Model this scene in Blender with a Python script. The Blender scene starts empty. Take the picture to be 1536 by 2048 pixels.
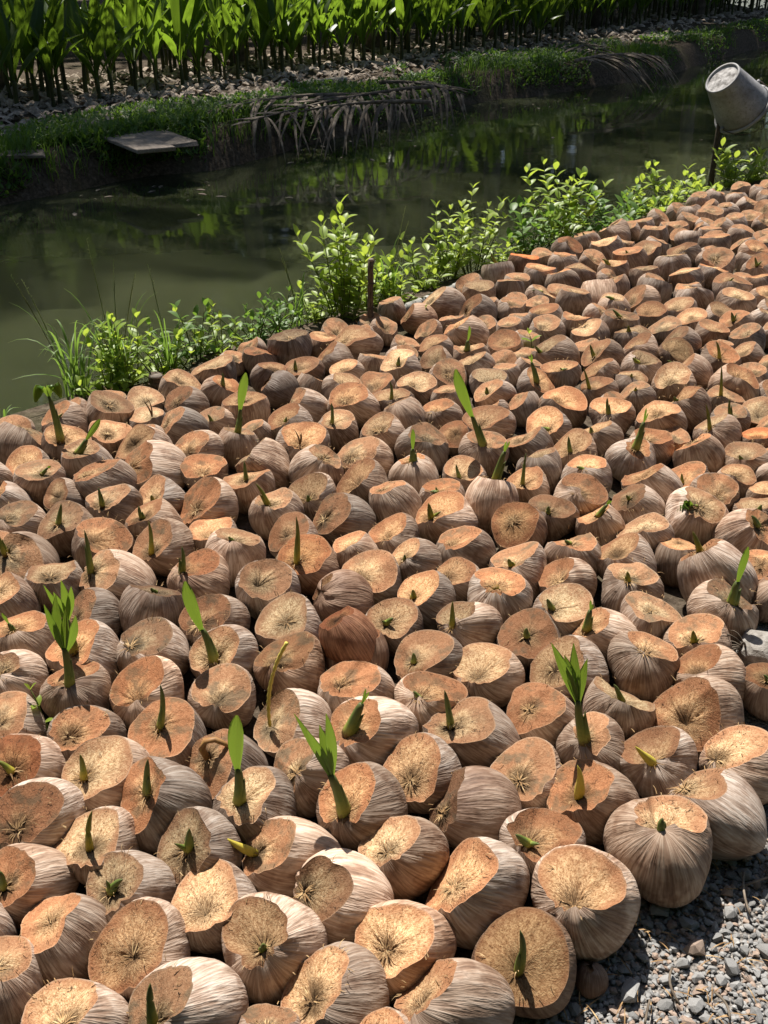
import bpy, bmesh, math, random
import numpy as np
from mathutils import Vector, Matrix, Quaternion

# ------------------------------------------------------------------ camera, sky, sun
SC = bpy.context.scene
COL = SC.collection
F_PX, HORIZON, CAM_Z = 2100.0, -140.0, 1.95          # photograph is 1536 x 2048
PITCH = math.atan((1024 - HORIZON) / F_PX)
cam_data = bpy.data.cameras.new('camera')
cam = bpy.data.objects.new('camera', cam_data)
COL.objects.link(cam)
cam.location = (0, 0, CAM_Z)
cam.rotation_euler = (math.pi / 2 - PITCH, 0, 0)
cam_data.sensor_fit = 'VERTICAL'
cam_data.sensor_height = 36.0
cam_data.lens = F_PX / 2048 * 36.0
cam_data.clip_start = 0.05
cam_data.clip_end = 600
SC.camera = cam

SUN_ELEV, SUN_AZ = math.radians(60), math.radians(-17)   # azimuth from +Y, negative = to the left
sun_dir = Vector((math.sin(SUN_AZ) * math.cos(SUN_ELEV), math.cos(SUN_AZ) * math.cos(SUN_ELEV), math.sin(SUN_ELEV)))
world = bpy.data.worlds.new('World')
SC.world = world
world.use_nodes = True
wn = world.node_tree.nodes
wl = world.node_tree.links
sky = wn.new('ShaderNodeTexSky')
sky.sky_type = 'NISHITA'
sky.sun_disc = False
sky.sun_elevation = SUN_ELEV
sky.sun_rotation = SUN_AZ
sky.dust_density = 1.5
wn['Background'].inputs['Strength'].default_value = 0.05
wl.new(sky.outputs['Color'], wn['Background'].inputs['Color'])
sl = bpy.data.lights.new('sun', 'SUN')
sl.energy = 5.0
sl.angle = math.radians(0.5)
sl.color = (1.0, 0.95, 0.88)
sun = bpy.data.objects.new('sun', sl)
COL.objects.link(sun)
sun.rotation_euler = (-sun_dir).to_track_quat('-Z', 'Y').to_euler()
vs = SC.view_settings
vs.view_transform = 'Standard'
vs.look = 'None'
vs.gamma = 1
vs.exposure = 0.82
vs.use_curve_mapping = False
SC.cycles.max_bounces = 6
SC.cycles.diffuse_bounces = 2
SC.cycles.transparent_max_bounces = 6
SC.cycles.caustics_reflective = False
SC.cycles.caustics_refractive = False

# ------------------------------------------------------------------ helpers
random.seed(7)
RNG = np.random.default_rng(11)
CT, ST = math.cos(PITCH), math.sin(PITCH)

def ray(px, py):
    """direction (depth 1 along the optical axis) of a pixel of the photograph"""
    u, v = (px - 768) / F_PX, (py - 1024) / F_PX
    return Vector((u, CT - v * ST, -ST - v * CT))

def ground_at(px, py, z=0.0):
    d = ray(px, py)
    t = (z - CAM_Z) / d.z
    return Vector((d.x * t, d.y * t, z))

def at_y(px, py, y):
    d = ray(px, py)
    t = y / d.y
    return Vector((d.x * t, y, CAM_Z + d.z * t))

def project(p):
    x, y, z = p[0], p[1], p[2] - CAM_Z
    dep = y * CT - z * ST
    up = y * ST + z * CT
    return (768 + F_PX * x / dep, 1024 - F_PX * up / dep)

def mesh_from(name, verts, faces, smooth=False):
    me = bpy.data.meshes.new(name)
    me.from_pydata([tuple(map(float, v)) for v in verts], [], faces)
    if smooth:
        me.polygons.foreach_set('use_smooth', [True] * len(me.polygons))
    me.update()
    return me

def add_obj(name, data, mat=None, parent=None, loc=(0, 0, 0), rot=None):
    o = bpy.data.objects.new(name, data)
    COL.objects.link(o)
    if mat is not None and data is not None and not data.materials:
        data.materials.append(mat)
    o.parent = parent
    o.location = loc
    if rot is not None:
        if isinstance(rot, Quaternion):
            o.rotation_mode = 'QUATERNION'
            o.rotation_quaternion = rot
        else:
            o.rotation_euler = rot
    return o

def tag(o, label=None, cat=None, group=None, kind=None):
    if label: o['label'] = label
    if cat: o['category'] = cat
    if group: o['group'] = group
    if kind: o['kind'] = kind
    return o

class MB:
    """collects shapes into one mesh, with a per-vertex value 'along'"""
    def __init__(self):
        self.v, self.f, self.a = [], [], []
    def add(self, verts, faces, along=None):
        n = len(self.v)
        self.v += [tuple(map(float, p)) for p in verts]
        self.f += [tuple(i + n for i in f) for f in faces]
        self.a += list(along) if along is not None else [0.5] * len(verts)
    def tube(self, pts, radii, seg=7, cap=True, along=None):
        pts = [Vector(p) for p in pts]
        n = len(pts)
        up = Vector((0.13, 0.31, 0.94)).normalized()
        vs_, fs, al = [], [], []
        for i, p in enumerate(pts):
            d = (pts[min(i + 1, n - 1)] - pts[max(i - 1, 0)])
            d = d.normalized() if d.length > 1e-9 else Vector((0, 0, 1))
            if abs(d.dot(up)) > .95:
                up = Vector((1, 0.2, 0)).normalized()
            s = d.cross(up).normalized()
            t = s.cross(d)
            for k in range(seg):
                a = 2 * math.pi * k / seg
                vs_.append(p + (s * math.cos(a) + t * math.sin(a)) * radii[i])
                al.append(along[i] if along else i / max(1, n - 1))
        for i in range(n - 1):
            for k in range(seg):
                k2 = (k + 1) % seg
                fs.append((i * seg + k, i * seg + k2, (i + 1) * seg + k2, (i + 1) * seg + k))
        if cap:
            fs.append(tuple(range(seg - 1, -1, -1)))
            fs.append(tuple((n - 1) * seg + k for k in range(seg)))
        self.add(vs_, fs, al)
    def blade(self, pts, widths, side, fold=0.25, pleats=0, along=None):
        """a leaf blade along pts; side = width direction; folded or pleated across"""
        pts = [Vector(p) for p in pts]
        n = len(pts)
        m = 3 if pleats == 0 else 2 * pleats + 1
        vs_, fs, al = [], [], []
        for i, p in enumerate(pts):
            d = (pts[min(i + 1, n - 1)] - pts[max(i - 1, 0)]).normalized()
            s = (Vector(side) - d * Vector(side).dot(d)).normalized()
            nn = s.cross(d).normalized()
            for k in range(m):
                q = k / (m - 1) * 2 - 1
                if pleats == 0:
                    hgt = abs(q) * fold * widths[i]
                else:
                    hgt = (abs(q) * fold + (0.16 if k % 2 else -0.05)) * widths[i]
                vs_.append(p + s * q * widths[i] * 0.5 + nn * hgt)
                al.append(along[i] if along else i / (n - 1))
        for i in range(n - 1):
            for k in range(m - 1):
                a = i * m + k
                fs.append((a, a + 1, a + m + 1, a + m))
        self.add(vs_, fs, al)
    def mesh(self, name, smooth=True):
        me = mesh_from(name, self.v, self.f, smooth)
        at = me.attributes.new('along', 'FLOAT', 'POINT')
        at.data.foreach_set('value', self.a)
        return me

def bez(p0, p1, p2, n):
    p0, p1, p2 = Vector(p0), Vector(p1), Vector(p2)
    return [p0 * (1 - t) ** 2 + p1 * 2 * t * (1 - t) + p2 * t * t for t in [i / (n - 1) for i in range(n)]]

# ------------------------------------------------------------------ materials
class NT:
    def __init__(self, name):
        self.m = bpy.data.materials.new(name)
        self.m.use_nodes = True
        self.t = self.m.node_tree
        self.n, self.l = self.t.nodes, self.t.links
        self.bsdf = self.n['Principled BSDF']
        self.out = self.n['Material Output']
    def node(self, typ, **kw):
        nd = self.n.new(typ)
        for k, v in kw.items():
            setattr(nd, k, v)
        return nd
    def link(self, a, b):
        self.l.new(a, b)
    def put(self, sock, val):
        if hasattr(val, 'is_linked') or isinstance(val, bpy.types.NodeSocket):
            self.link(val, sock)
        else:
            sock.default_value = val
    def noise(self, vec, scale, detail=4, rough=0.55, dist=0.0):
        nd = self.node('ShaderNodeTexNoise')
        if vec is not None: self.link(vec, nd.inputs['Vector'])
        nd.inputs['Scale'].default_value = scale
        nd.inputs['Detail'].default_value = detail
        nd.inputs['Roughness'].default_value = rough
        nd.inputs['Distortion'].default_value = dist
        return nd.outputs['Fac']
    def ramp(self, fac, stops):
        nd = self.node('ShaderNodeValToRGB')
        el = nd.color_ramp.elements
        while len(el) < len(stops): el.new(0.5)
        for e, (p, c) in zip(el, stops):
            e.position = p
            e.color = (*c, 1) if len(c) == 3 else c
        self.link(fac, nd.inputs['Fac'])
        return nd.outputs['Color']
    def mix(self, fac, a, b, mode='MIX'):
        nd = self.node('ShaderNodeMix', data_type='RGBA', blend_type=mode)
        self.put(nd.inputs['Factor'], fac)
        for s, v in ((nd.inputs[6], a), (nd.inputs[7], b)):
            if isinstance(v, tuple): s.default_value = (*v, 1) if len(v) == 3 else v
            else: self.link(v, s)
        return nd.outputs[2]
    def math(self, op, a, b=0.0, c=None, clamp=False):
        nd = self.node('ShaderNodeMath', operation=op, use_clamp=clamp)
        self.put(nd.inputs[0], a); self.put(nd.inputs[1], b)
        if c is not None: self.put(nd.inputs[2], c)
        return nd.outputs[0]
    def mapr(self, v, a, b, c=0.0, d=1.0, smooth=True):
        nd = self.node('ShaderNodeMapRange', interpolation_type='SMOOTHSTEP' if smooth else 'LINEAR')
        self.put(nd.inputs['Value'], v)
        nd.inputs['From Min'].default_value = a; nd.inputs['From Max'].default_value = b
        nd.inputs['To Min'].default_value = c; nd.inputs['To Max'].default_value = d
        return nd.outputs['Result']
    def vmath(self, op, a, b=None, scale=None):
        nd = self.node('ShaderNodeVectorMath', operation=op)
        self.put(nd.inputs[0], a)
        if b is not None: self.put(nd.inputs[1], b)
        if scale is not None: nd.inputs['Scale'].default_value = scale
        return nd.outputs[0]
    def coord(self, which='Object'):
        return self.node('ShaderNodeTexCoord').outputs[which]
    def attr(self, name, out='Fac'):
        return self.node('ShaderNodeAttribute', attribute_name=name).outputs[out]
    def info(self, out='Random'):
        return self.node('ShaderNodeObjectInfo').outputs[out]
    def bump(self, h, strength=0.5, dist=0.01):
        nd = self.node('ShaderNodeBump')
        nd.inputs['Strength'].default_value = strength
        nd.inputs['Distance'].default_value = dist
        self.link(h, nd.inputs['Height'])
        self.link(nd.outputs['Normal'], self.bsdf.inputs['Normal'])
    def base(self, c, rough=0.8, spec=0.25):
        if isinstance(c, tuple): self.bsdf.inputs['Base Color'].default_value = (*c, 1)
        else: self.link(c, self.bsdf.inputs['Base Color'])
        self.put(self.bsdf.inputs['Roughness'], rough)
        self.bsdf.inputs['Specular IOR Level'].default_value = spec
        return self.m
    def translucent(self, col, fac):
        tr = self.node('ShaderNodeBsdfTranslucent')
        if isinstance(col, tuple): tr.inputs['Color'].default_value = (*col, 1)
        else: self.link(col, tr.inputs['Color'])
        mx = self.node('ShaderNodeMixShader')
        mx.inputs[0].default_value = fac
        self.link(self.bsdf.outputs[0], mx.inputs[1])
        self.link(tr.outputs[0], mx.inputs[2])
        self.link(mx.outputs[0], self.out.inputs['Surface'])

def seeded(T, vec):
    """object coordinates moved by the object's random number so copies differ"""
    r = T.info('Random')
    c = T.node('ShaderNodeCombineXYZ')
    for i, k in enumerate((37.0, 91.0, 53.0)):
        T.link(T.math('MULTIPLY', r, k), c.inputs[i])
    return T.vmath('ADD', vec, c.outputs[0])

def mat_husk():
    T = NT('coconut_husk')
    oc = T.attr('nutco', 'Vector')
    sep = T.node('ShaderNodeSeparateXYZ'); T.link(oc, sep.inputs[0])
    flat = T.node('ShaderNodeCombineXYZ'); T.link(sep.outputs[0], flat.inputs[0]); T.link(sep.outputs[1], flat.inputs[1])
    nrm = T.vmath('NORMALIZE', flat.outputs[0])
    cz = T.node('ShaderNodeCombineXYZ'); T.link(T.math('MULTIPLY', sep.outputs[2], 1.3), cz.inputs[2])
    mer = seeded(T, T.vmath('ADD', nrm, cz.outputs[0]))
    sd = seeded(T, oc)
    w1 = T.noise(mer, 5.5, 3, 0.5, 0.25)
    w2 = T.noise(mer, 17.0, 3, 0.5, 0.2)
    wr = T.math('ADD', T.math('MULTIPLY', w1, 0.4), T.math('MULTIPLY', w2, 0.6))
    big = T.noise(sd, 13.0, 3, 0.6)
    fine = T.noise(sd, 170.0, 3, 0.6)
    groove = T.ramp(wr, [(0.33, (0.20, 0.125, 0.082)), (0.47, (0.345, 0.245, 0.178)), (0.61, (0.53, 0.425, 0.34))])
    brown = T.ramp(wr, [(0.35, (0.13, 0.072, 0.044)), (0.48, (0.22, 0.132, 0.085)), (0.60, (0.36, 0.25, 0.18))])
    c = T.mix(T.mapr(big, 0.48, 0.64), groove, brown)
    stain = T.mapr(T.noise(sd, 30.0, 4, 0.6), 0.60, 0.70)
    c = T.mix(T.math('MULTIPLY', stain, 0.4), c, (0.12, 0.075, 0.055))
    c = T.mix(T.math('MULTIPLY', fine, 0.18), c, (0.46, 0.37, 0.30))
    c = T.mix(1.0, c, T.info('Color'), 'MULTIPLY')
    T.base(c, 0.62, 0.28)
    h = T.math('ADD', T.math('MULTIPLY', w1, 0.8), T.math('ADD', T.math('MULTIPLY', w2, 0.9), T.math('MULTIPLY', fine, 0.06)))
    T.bump(h, 0.42, 0.013)
    return T.m

def mat_cut():
    T = NT('cut_coir')
    ev = T.attr('eyec', 'Vector')
    s = T.attr('rim')
    sep = T.node('ShaderNodeSeparateXYZ'); T.link(ev, sep.inputs[0])
    dist = sep.outputs[2]
    flat = T.node('ShaderNodeCombineXYZ'); T.link(sep.outputs[0], flat.inputs[0]); T.link(sep.outputs[1], flat.inputs[1])
    nrm = T.vmath('NORMALIZE', flat.outputs[0])
    dz = T.node('ShaderNodeCombineXYZ'); T.link(T.math('MULTIPLY', dist, 0.8), dz.inputs[2])
    rad = seeded(T, T.vmath('ADD', nrm, dz.outputs[0]))
    oc = seeded(T, T.coord('Object'))
    st = T.noise(rad, 11.0, 4, 0.65, 0.35)
    st2 = T.noise(rad, 30.0, 2, 0.6, 0.4)
    big = T.noise(oc, 17.0, 3, 0.6)
    fib = T.noise(oc, 95.0, 4, 0.7, 1.2)
    speck = T.noise(oc, 260.0, 2, 0.6)
    # outer band orange-brown skin, inside straw-coloured coir
    warped = T.math('ADD', s, T.math('MULTIPLY', T.math('SUBTRACT', big, 0.5), 0.9))
    rnd = T.info('Random')
    warped = T.math('ADD', warped, T.math('MULTIPLY', T.math('SUBTRACT', rnd, 0.5), 0.55))
    inner = T.mapr(warped, 0.84, 0.36)
    fibr = T.math('ADD', T.math('MULTIPLY', fib, 0.55), T.math('MULTIPLY', st2, 0.45))
    rimc = T.ramp(fibr, [(0.30, (0.19, 0.085, 0.040)), (0.46, (0.31, 0.150, 0.073)), (0.66, (0.45, 0.25, 0.135))])
    coir = T.ramp(T.math('ADD', T.math('MULTIPLY', T.math('ADD', T.math('MULTIPLY', st, 0.5), T.math('MULTIPLY', st2, 0.5)), 0.8), T.math('MULTIPLY', fib, 0.2)),
                  [(0.35, (0.15, 0.075, 0.034)), (0.45, (0.38, 0.22, 0.105)), (0.59, (0.70, 0.505, 0.29))])
    c = T.mix(inner, rimc, coir)
    core = T.math('MULTIPLY', T.mapr(T.math('ADD', dist, T.math('MULTIPLY', T.math('SUBTRACT', fib, 0.5), 0.5)), 0.50, 0.22), T.mapr(T.math('FRACT', T.math('MULTIPLY', rnd, 23.9)), 0.45, 0.75))
    c = T.mix(T.math('MULTIPLY', core, 0.6), c, (0.15, 0.095, 0.045))
    # dark gaps between the fibres round the eye
    near = T.mapr(dist, 0.62, 0.05)
    gap = T.math('MULTIPLY', T.math('MULTIPLY', near, T.mapr(st2, 0.53, 0.42)), T.mapr(T.math('FRACT', T.math('MULTIPLY', rnd, 7.3)), 0.0, 0.7, 0.25, 1.0))
    c = T.mix(T.math('MULTIPLY', gap, 0.95), c, (0.05, 0.028, 0.012))
    hole = T.mapr(T.math('ADD', dist, T.math('MULTIPLY', T.math('SUBTRACT', st, 0.5), 0.3)), 0.20, 0.06)
    c = T.mix(T.math('MULTIPLY', hole, 0.8), c, (0.045, 0.026, 0.013))
    c = T.mix(T.mapr(speck, 0.62, 0.74, 0, 0.28), c, (0.16, 0.075, 0.03))
    cn = T.noise(rad, 2.6, 3, 0.6, 0.2)
    crack = T.math('MULTIPLY', T.mapr(T.math('ABSOLUTE', T.math('SUBTRACT', cn, 0.5)), 0.010, 0.002), T.mapr(T.math('FRACT', T.math('MULTIPLY', rnd, 13.7)), 0.35, 0.55))
    c = T.mix(T.math('MULTIPLY', crack, 0.8), c, (0.04, 0.02, 0.01))
    mold = T.math('MULTIPLY', T.mapr(T.noise(oc, 20.0, 3, 0.6), 0.48, 0.66), T.mapr(T.info('Random'), 0.35, 0.8))
    c = T.mix(T.math('MULTIPLY', mold, 0.8), c, (0.16, 0.115, 0.068))
    edge = T.mapr(s, 0.955, 0.995)
    c = T.mix(T.math('MULTIPLY', edge, 0.7), c, (0.42, 0.27, 0.17))
    c = T.mix(1.0, c, T.info('Color'), 'MULTIPLY')
    T.base(c, 0.82, 0.15)
    h = T.math('ADD', T.math('MULTIPLY', fib, 0.38), T.math('ADD', T.math('MULTIPLY', T.math('MULTIPLY', st2, near), 1.1), T.math('MULTIPLY', speck, 0.25)))
    T.bump(h, 0.7, 0.010)
    return T.m

def mat_sprout():
    T = NT('sprout_green')
    a = T.attr('along')
    n = T.noise(T.coord('Object'), 120.0, 3)
    c = T.ramp(T.math('ADD', a, T.math('MULTIPLY', T.math('SUBTRACT', n, 0.5), 0.35)),
               [(0.02, (0.12, 0.08, 0.03)), (0.18, (0.27, 0.28, 0.05)), (0.45, (0.12, 0.17, 0.032)), (1.0, (0.075, 0.085, 0.022))])
    c = T.mix(1.0, c, T.info('Color'), 'MULTIPLY')
    T.base(c, 0.55, 0.3)
    return T.m

def mat_leaf(name, dark, light, trans, tf=0.4, rough=0.42):
    T = NT(name)
    oc = T.coord('Object')
    n = T.noise(oc, 9.0, 3)
    r = T.info('Random')
    f = T.math('ADD', T.math('MULTIPLY', n, 0.7), T.math('MULTIPLY', r, 0.5), clamp=True)
    c = T.mix(f, dark, light)
    c = T.mix(T.mapr(T.attr('along'), 0.9, 1.0, 0, 0.35), c, (0.30, 0.22, 0.07))
    T.base(c, rough, 0.45)
    T.translucent(trans, tf)
    return T.m

def mat_simple(name, stops, scale=20.0, rough=0.85, bump=0.4, bdist=0.01, detail=5, random_shift=True, spec=0.2, aniso=None):
    T = NT(name)
    oc = T.coord('Object')
    if aniso: oc = T.vmath('MULTIPLY', oc, aniso)
    v = seeded(T, oc) if random_shift else oc
    n = T.noise(v, scale, detail, 0.62)
    c = T.ramp(n, stops)
    hv = T.node('ShaderNodeHueSaturation')
    T.link(c, hv.inputs['Color'])
    hv.inputs['Value'].default_value = 1.0
    T.link(T.mapr(T.info('Random'), 0, 1, 0.75, 1.2, False), hv.inputs['Value'])
    T.base(hv.outputs[0], rough, spec)
    if bump: T.bump(n, bump, bdist)
    return T.m

M_HUSK, M_CUT, M_SPROUT = mat_husk(), mat_cut(), mat_sprout()
M_SLEAF = mat_leaf('sprout_leaf', (0.05, 0.12, 0.014), (0.10, 0.20, 0.022), (0.28, 0.42, 0.04), 0.38)
M_PALMLEAF = mat_leaf('seedling_leaf', (0.03, 0.062, 0.010), (0.06, 0.11, 0.016), (0.26, 0.42, 0.03), 0.42, 0.40)
M_WEED = mat_leaf('weed_leaf', (0.14, 0.23, 0.022), (0.27, 0.36, 0.048), (0.48, 0.60, 0.07), 0.46, 0.45)
M_WEEDDARK = mat_leaf('bank_leaf', (0.05, 0.11, 0.016), (0.11, 0.20, 0.03), (0.22, 0.38, 0.04), 0.38, 0.5)
M_GRASS = mat_leaf('grass_blade', (0.08, 0.16, 0.022), (0.16, 0.26, 0.045), (0.26, 0.42, 0.06), 0.4, 0.5)
M_TREELEAF = mat_leaf('tree_leaf', (0.022, 0.05, 0.010), (0.045, 0.09, 0.016), (0.10, 0.2, 0.02), 0.3, 0.5)
M_STEM = mat_simple('weed_stem', [(0.3, (0.07, 0.10, 0.02)), (0.7, (0.16, 0.19, 0.05))], 30, 0.6, 0)
M_SEEDSTEM = mat_simple('seedling_stem', [(0.3, (0.028, 0.030, 0.012)), (0.55, (0.06, 0.07, 0.02)), (0.75, (0.10, 0.08, 0.035))], 14, 0.6, 0.3, aniso=(1, 1, .25))
M_OLDHUSK = mat_simple('weathered_husk', [(0.3, (0.15, 0.115, 0.085)), (0.5, (0.36, 0.29, 0.225)), (0.7, (0.56, 0.48, 0.39))], 16, 0.9, 0.8, 0.02)
M_DRY = mat_simple('dry_frond', [(0.3, (0.06, 0.045, 0.032)), (0.5, (0.14, 0.11, 0.08)), (0.7, (0.27, 0.225, 0.175))], 12, 0.75, 0.3, aniso=(1, 1, 1))
M_WOOD = mat_simple('weathered_wood', [(0.3, (0.10, 0.082, 0.066)), (0.5, (0.24, 0.20, 0.165)), (0.72, (0.36, 0.31, 0.26))], 9, 0.85, 0.5, 0.008, aniso=(1, 9, 9))
M_DARKWOOD = mat_simple('dark_wood', [(0.3, (0.03, 0.022, 0.015)), (0.5, (0.075, 0.055, 0.038)), (0.72, (0.15, 0.115, 0.08))], 26, 0.85, 0.6, 0.008, aniso=(6, 6, 1))
M_BAMBOO = mat_simple('old_bamboo', [(0.3, (0.16, 0.14, 0.10)), (0.5, (0.33, 0.30, 0.23)), (0.7, (0.48, 0.44, 0.35))], 16, 0.6, 0.2, aniso=(1, 1, 1))
M_PIPE = mat_simple('grey_pipe', [(0.3, (0.20, 0.19, 0.17)), (0.5, (0.34, 0.33, 0.30)), (0.7, (0.48, 0.46, 0.42))], 14, 0.5, 0.1)
M_BARK = mat_simple('bark', [(0.3, (0.09, 0.075, 0.06)), (0.55, (0.2, 0.17, 0.14)), (0.75, (0.3, 0.26, 0.22))], 8, 0.9, 0.7, 0.02)
M_STONE = mat_simple('grey_stone', [(0.3, (0.125, 0.122, 0.118)), (0.5, (0.24, 0.235, 0.226)), (0.72, (0.40, 0.39, 0.37))], 60, 0.8, 0.35, 0.004)
M_FIBRE = mat_simple('coir_fibre', [(0.3, (0.10, 0.055, 0.024)), (0.5, (0.30, 0.18, 0.08)), (0.7, (0.62, 0.45, 0.24))], 40, 0.8, 0)
M_REDSTONE = mat_simple('brown_stone', [(0.3, (0.20, 0.14, 0.11)), (0.5, (0.33, 0.245, 0.19)), (0.72, (0.46, 0.37, 0.30))], 60, 0.85, 0.35, 0.004)
M_CONCRETE = mat_simple('rough_concrete', [(0.3, (0.2, 0.18, 0.155)), (0.5, (0.34, 0.31, 0.27)), (0.7, (0.46, 0.43, 0.39))], 40, 0.9, 0.7, 0.012)

def mat_ground():
    T = NT('soil')
    oc = T.coord('Object')
    n = T.noise(oc, 1.4, 5, 0.6)
    f = T.noise(oc, 26.0, 5, 0.7)
    c = T.ramp(f, [(0.3, (0.030, 0.022, 0.015)), (0.5, (0.085, 0.064, 0.045)), (0.7, (0.17, 0.135, 0.10))])
    c = T.mix(T.mapr(n, 0.45, 0.65, 0, 0.6), c, (0.055, 0.052, 0.024))
    T.base(c, 0.95, 0.1)
    T.bump(f, 0.9, 0.03)
    return T.m
M_SOIL = mat_ground()

def mat_water():
    T = NT('murky_water')
    oc = T.coord('Object')
    n = T.noise(oc, 0.35, 3)
    c = T.ramp(n, [(0.3, (0.024, 0.030, 0.013)), (0.7, (0.050, 0.056, 0.026))])  # murk colour; broad paler patches paint in the sunlit stretch of water
    T.base(c, 0.045, 0.5)
    T.bsdf.inputs['IOR'].default_value = 1.33
    T.bsdf.inputs['Subsurface Weight'].default_value = 1.0
    T.bsdf.inputs['Subsurface Radius'].default_value = (1.0, 1.0, 0.6)
    T.bsdf.inputs['Subsurface Scale'].default_value = 0.25
    st = T.vmath('MULTIPLY', oc, (1.0, 1.7, 1.0))
    w = T.math('ADD', T.math('MULTIPLY', T.noise(st, 1.3, 2, 0.5), 1.0), T.math('MULTIPLY', T.noise(st, 7.0, 2, 0.5), 0.08))
    T.bump(w, 0.06, 0.05)
    return T.m
M_WATER = mat_water()

def mat_gravel():
    T = NT('gravel_sand')
    oc = T.coord('Object')
    v = T.node('ShaderNodeTexVoronoi'); v.inputs['Scale'].default_value = 120
    T.link(oc, v.inputs['Vector'])
    n = T.noise(oc, 70, 4, 0.7)
    c = T.ramp(n, [(0.3, (0.10, 0.09, 0.08)), (0.5, (0.23, 0.21, 0.19)), (0.7, (0.38, 0.35, 0.31))])
    T.base(c, 0.9, 0.15)
    T.bump(v.outputs['Distance'], 0.9, 0.01)
    return T.m
M_GRAVEL = mat_gravel()

def mat_bucket():
    T = NT('bucket_plastic')
    oc = T.coord('Object')
    n = T.noise(oc, 7.0, 5, 0.65)
    f = T.noise(oc, 45.0, 4, 0.7)
    c = T.ramp(n, [(0.3, (0.17, 0.165, 0.16)), (0.55, (0.30, 0.295, 0.29)), (0.72, (0.43, 0.42, 0.41))])
    c = T.mix(T.mapr(f, 0.52, 0.66, 0, 0.6), c, (0.15, 0.125, 0.095))
    T.base(c, 0.6, 0.3)
    T.bump(f, 0.2, 0.004)
    return T.m
M_BUCKET = mat_bucket()
M_BUCKETDIRT = mat_simple('dried_mortar', [(0.35, (0.14, 0.13, 0.12)), (0.5, (0.30, 0.285, 0.27)), (0.65, (0.46, 0.44, 0.42))], 22, 0.9, 0.6, 0.01)
# ------------------------------------------------------------------ terrain: near yard, canal, far bank
WATER_Z, FAR_Z = -0.30, 0.06
near_px = [(0, 838), (150, 790), (330, 742), (560, 655), (760, 600), (930, 540), (1100, 488), (1250, 442), (1350, 402), (1536, 352)]
far_px = [(0, 410), (130, 385), (300, 350), (440, 338), (560, 305), (760, 255), (950, 205), (1100, 188), (1200, 172), (1330, 152), (1420, 122), (1536, 92)]
NEAR = [ground_at(x, y, 0.0) for x, y in near_px]
FAR = [ground_at(x, y, WATER_Z) for x, y in far_px]

def line_fn(pts):
    xs = np.array([p.x for p in pts]); ys = np.array([p.y for p in pts])
    s0 = (ys[3] - ys[0]) / (xs[3] - xs[0]); s1 = (ys[-1] - ys[-5]) / (xs[-1] - xs[-5])
    def f(x):
        x = np.asarray(x, float)
        y = np.interp(x, xs, ys)
        y = np.where(x < xs[0], ys[0] + (x - xs[0]) * s0, y)
        return np.where(x > xs[-1], ys[-1] + (x - xs[-1]) * s1, y)
    return f
near_y, far_y = line_fn(NEAR), line_fn(FAR)

def vnoise(x, y, s, seed=0):
    """cheap smooth value noise"""
    def h(i, j):
        v = np.sin(i * 127.1 + j * 311.7 + seed * 74.7) * 43758.5453
        return v - np.floor(v)
    x = np.asarray(x) * s; y = np.asarray(y) * s
    i, j = np.floor(x), np.floor(y)
    a, b = x - i, y - j
    a, b = a * a * (3 - 2 * a), b * b * (3 - 2 * b)
    return (h(i, j) * (1 - a) + h(i + 1, j) * a) * (1 - b) + (h(i, j + 1) * (1 - a) + h(i + 1, j + 1) * a) * b

def ground_z(x, y):
    x = np.asarray(x, float); y = np.asarray(y, float)
    dn = (y - near_y(x)) * 0.8            # distance past the near edge
    df = (far_y(x) - y) * 0.8             # distance short of the far waterline
    wob = (vnoise(x, y, 2.3, 3) - .5) * .10
    z_near = -np.clip((dn - 0.02) / 0.45, 0, 1) ** 0.8 * 0.75
    t = np.clip((-df - 0.0 + wob) / 0.35, -2, 1)
    z_far = np.where(t > 0, WATER_Z + t ** 0.6 * (FAR_Z - WATER_Z), WATER_Z + t * 0.25) + np.clip(t, 0, 1) * wob * 0.5
    z = np.where(dn < 0, 0.0, np.maximum(z_near, -0.8))
    z = np.maximum(z, np.where(df < 0.7, np.maximum(z_far, -0.8), -0.8))
    fade = np.clip((y - 30) / 30, 0, 1)
    return np.where(dn < 0, 0.0, z) * (1 - fade) + fade * FAR_Z

def build_ground():
    gx = np.concatenate([np.linspace(-260, -9, 12), np.arange(-8.5, 14, 0.14), np.linspace(15, 260, 12)])
    gy = np.concatenate([np.linspace(-40, 1.0, 8), np.arange(1.3, 27, 0.14), np.linspace(28, 420, 14)])
    X, Y = np.meshgrid(gx, gy)
    Z = ground_z(X, Y)
    n, m = X.shape
    idx = np.arange(n * m).reshape(n, m)
    faces = np.stack([idx[:-1, :-1], idx[:-1, 1:], idx[1:, 1:], idx[1:, :-1]], -1).reshape(-1, 4)
    me = bpy.data.meshes.new('ground')
    me.from_pydata(np.stack([X, Y, Z], -1).reshape(-1, 3).tolist(), [], faces.tolist())
    me.polygons.foreach_set('use_smooth', [True] * len(me.polygons))
    tag(add_obj('ground', me, M_SOIL), kind='structure')
build_ground()
me = mesh_from('water', [(-60, 1.5, WATER_Z), (60, 1.5, WATER_Z), (60, 60, WATER_Z), (-60, 60, WATER_Z)], [(0, 1, 2, 3)])
tag(add_obj('water', me, M_WATER), kind='structure')

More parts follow.
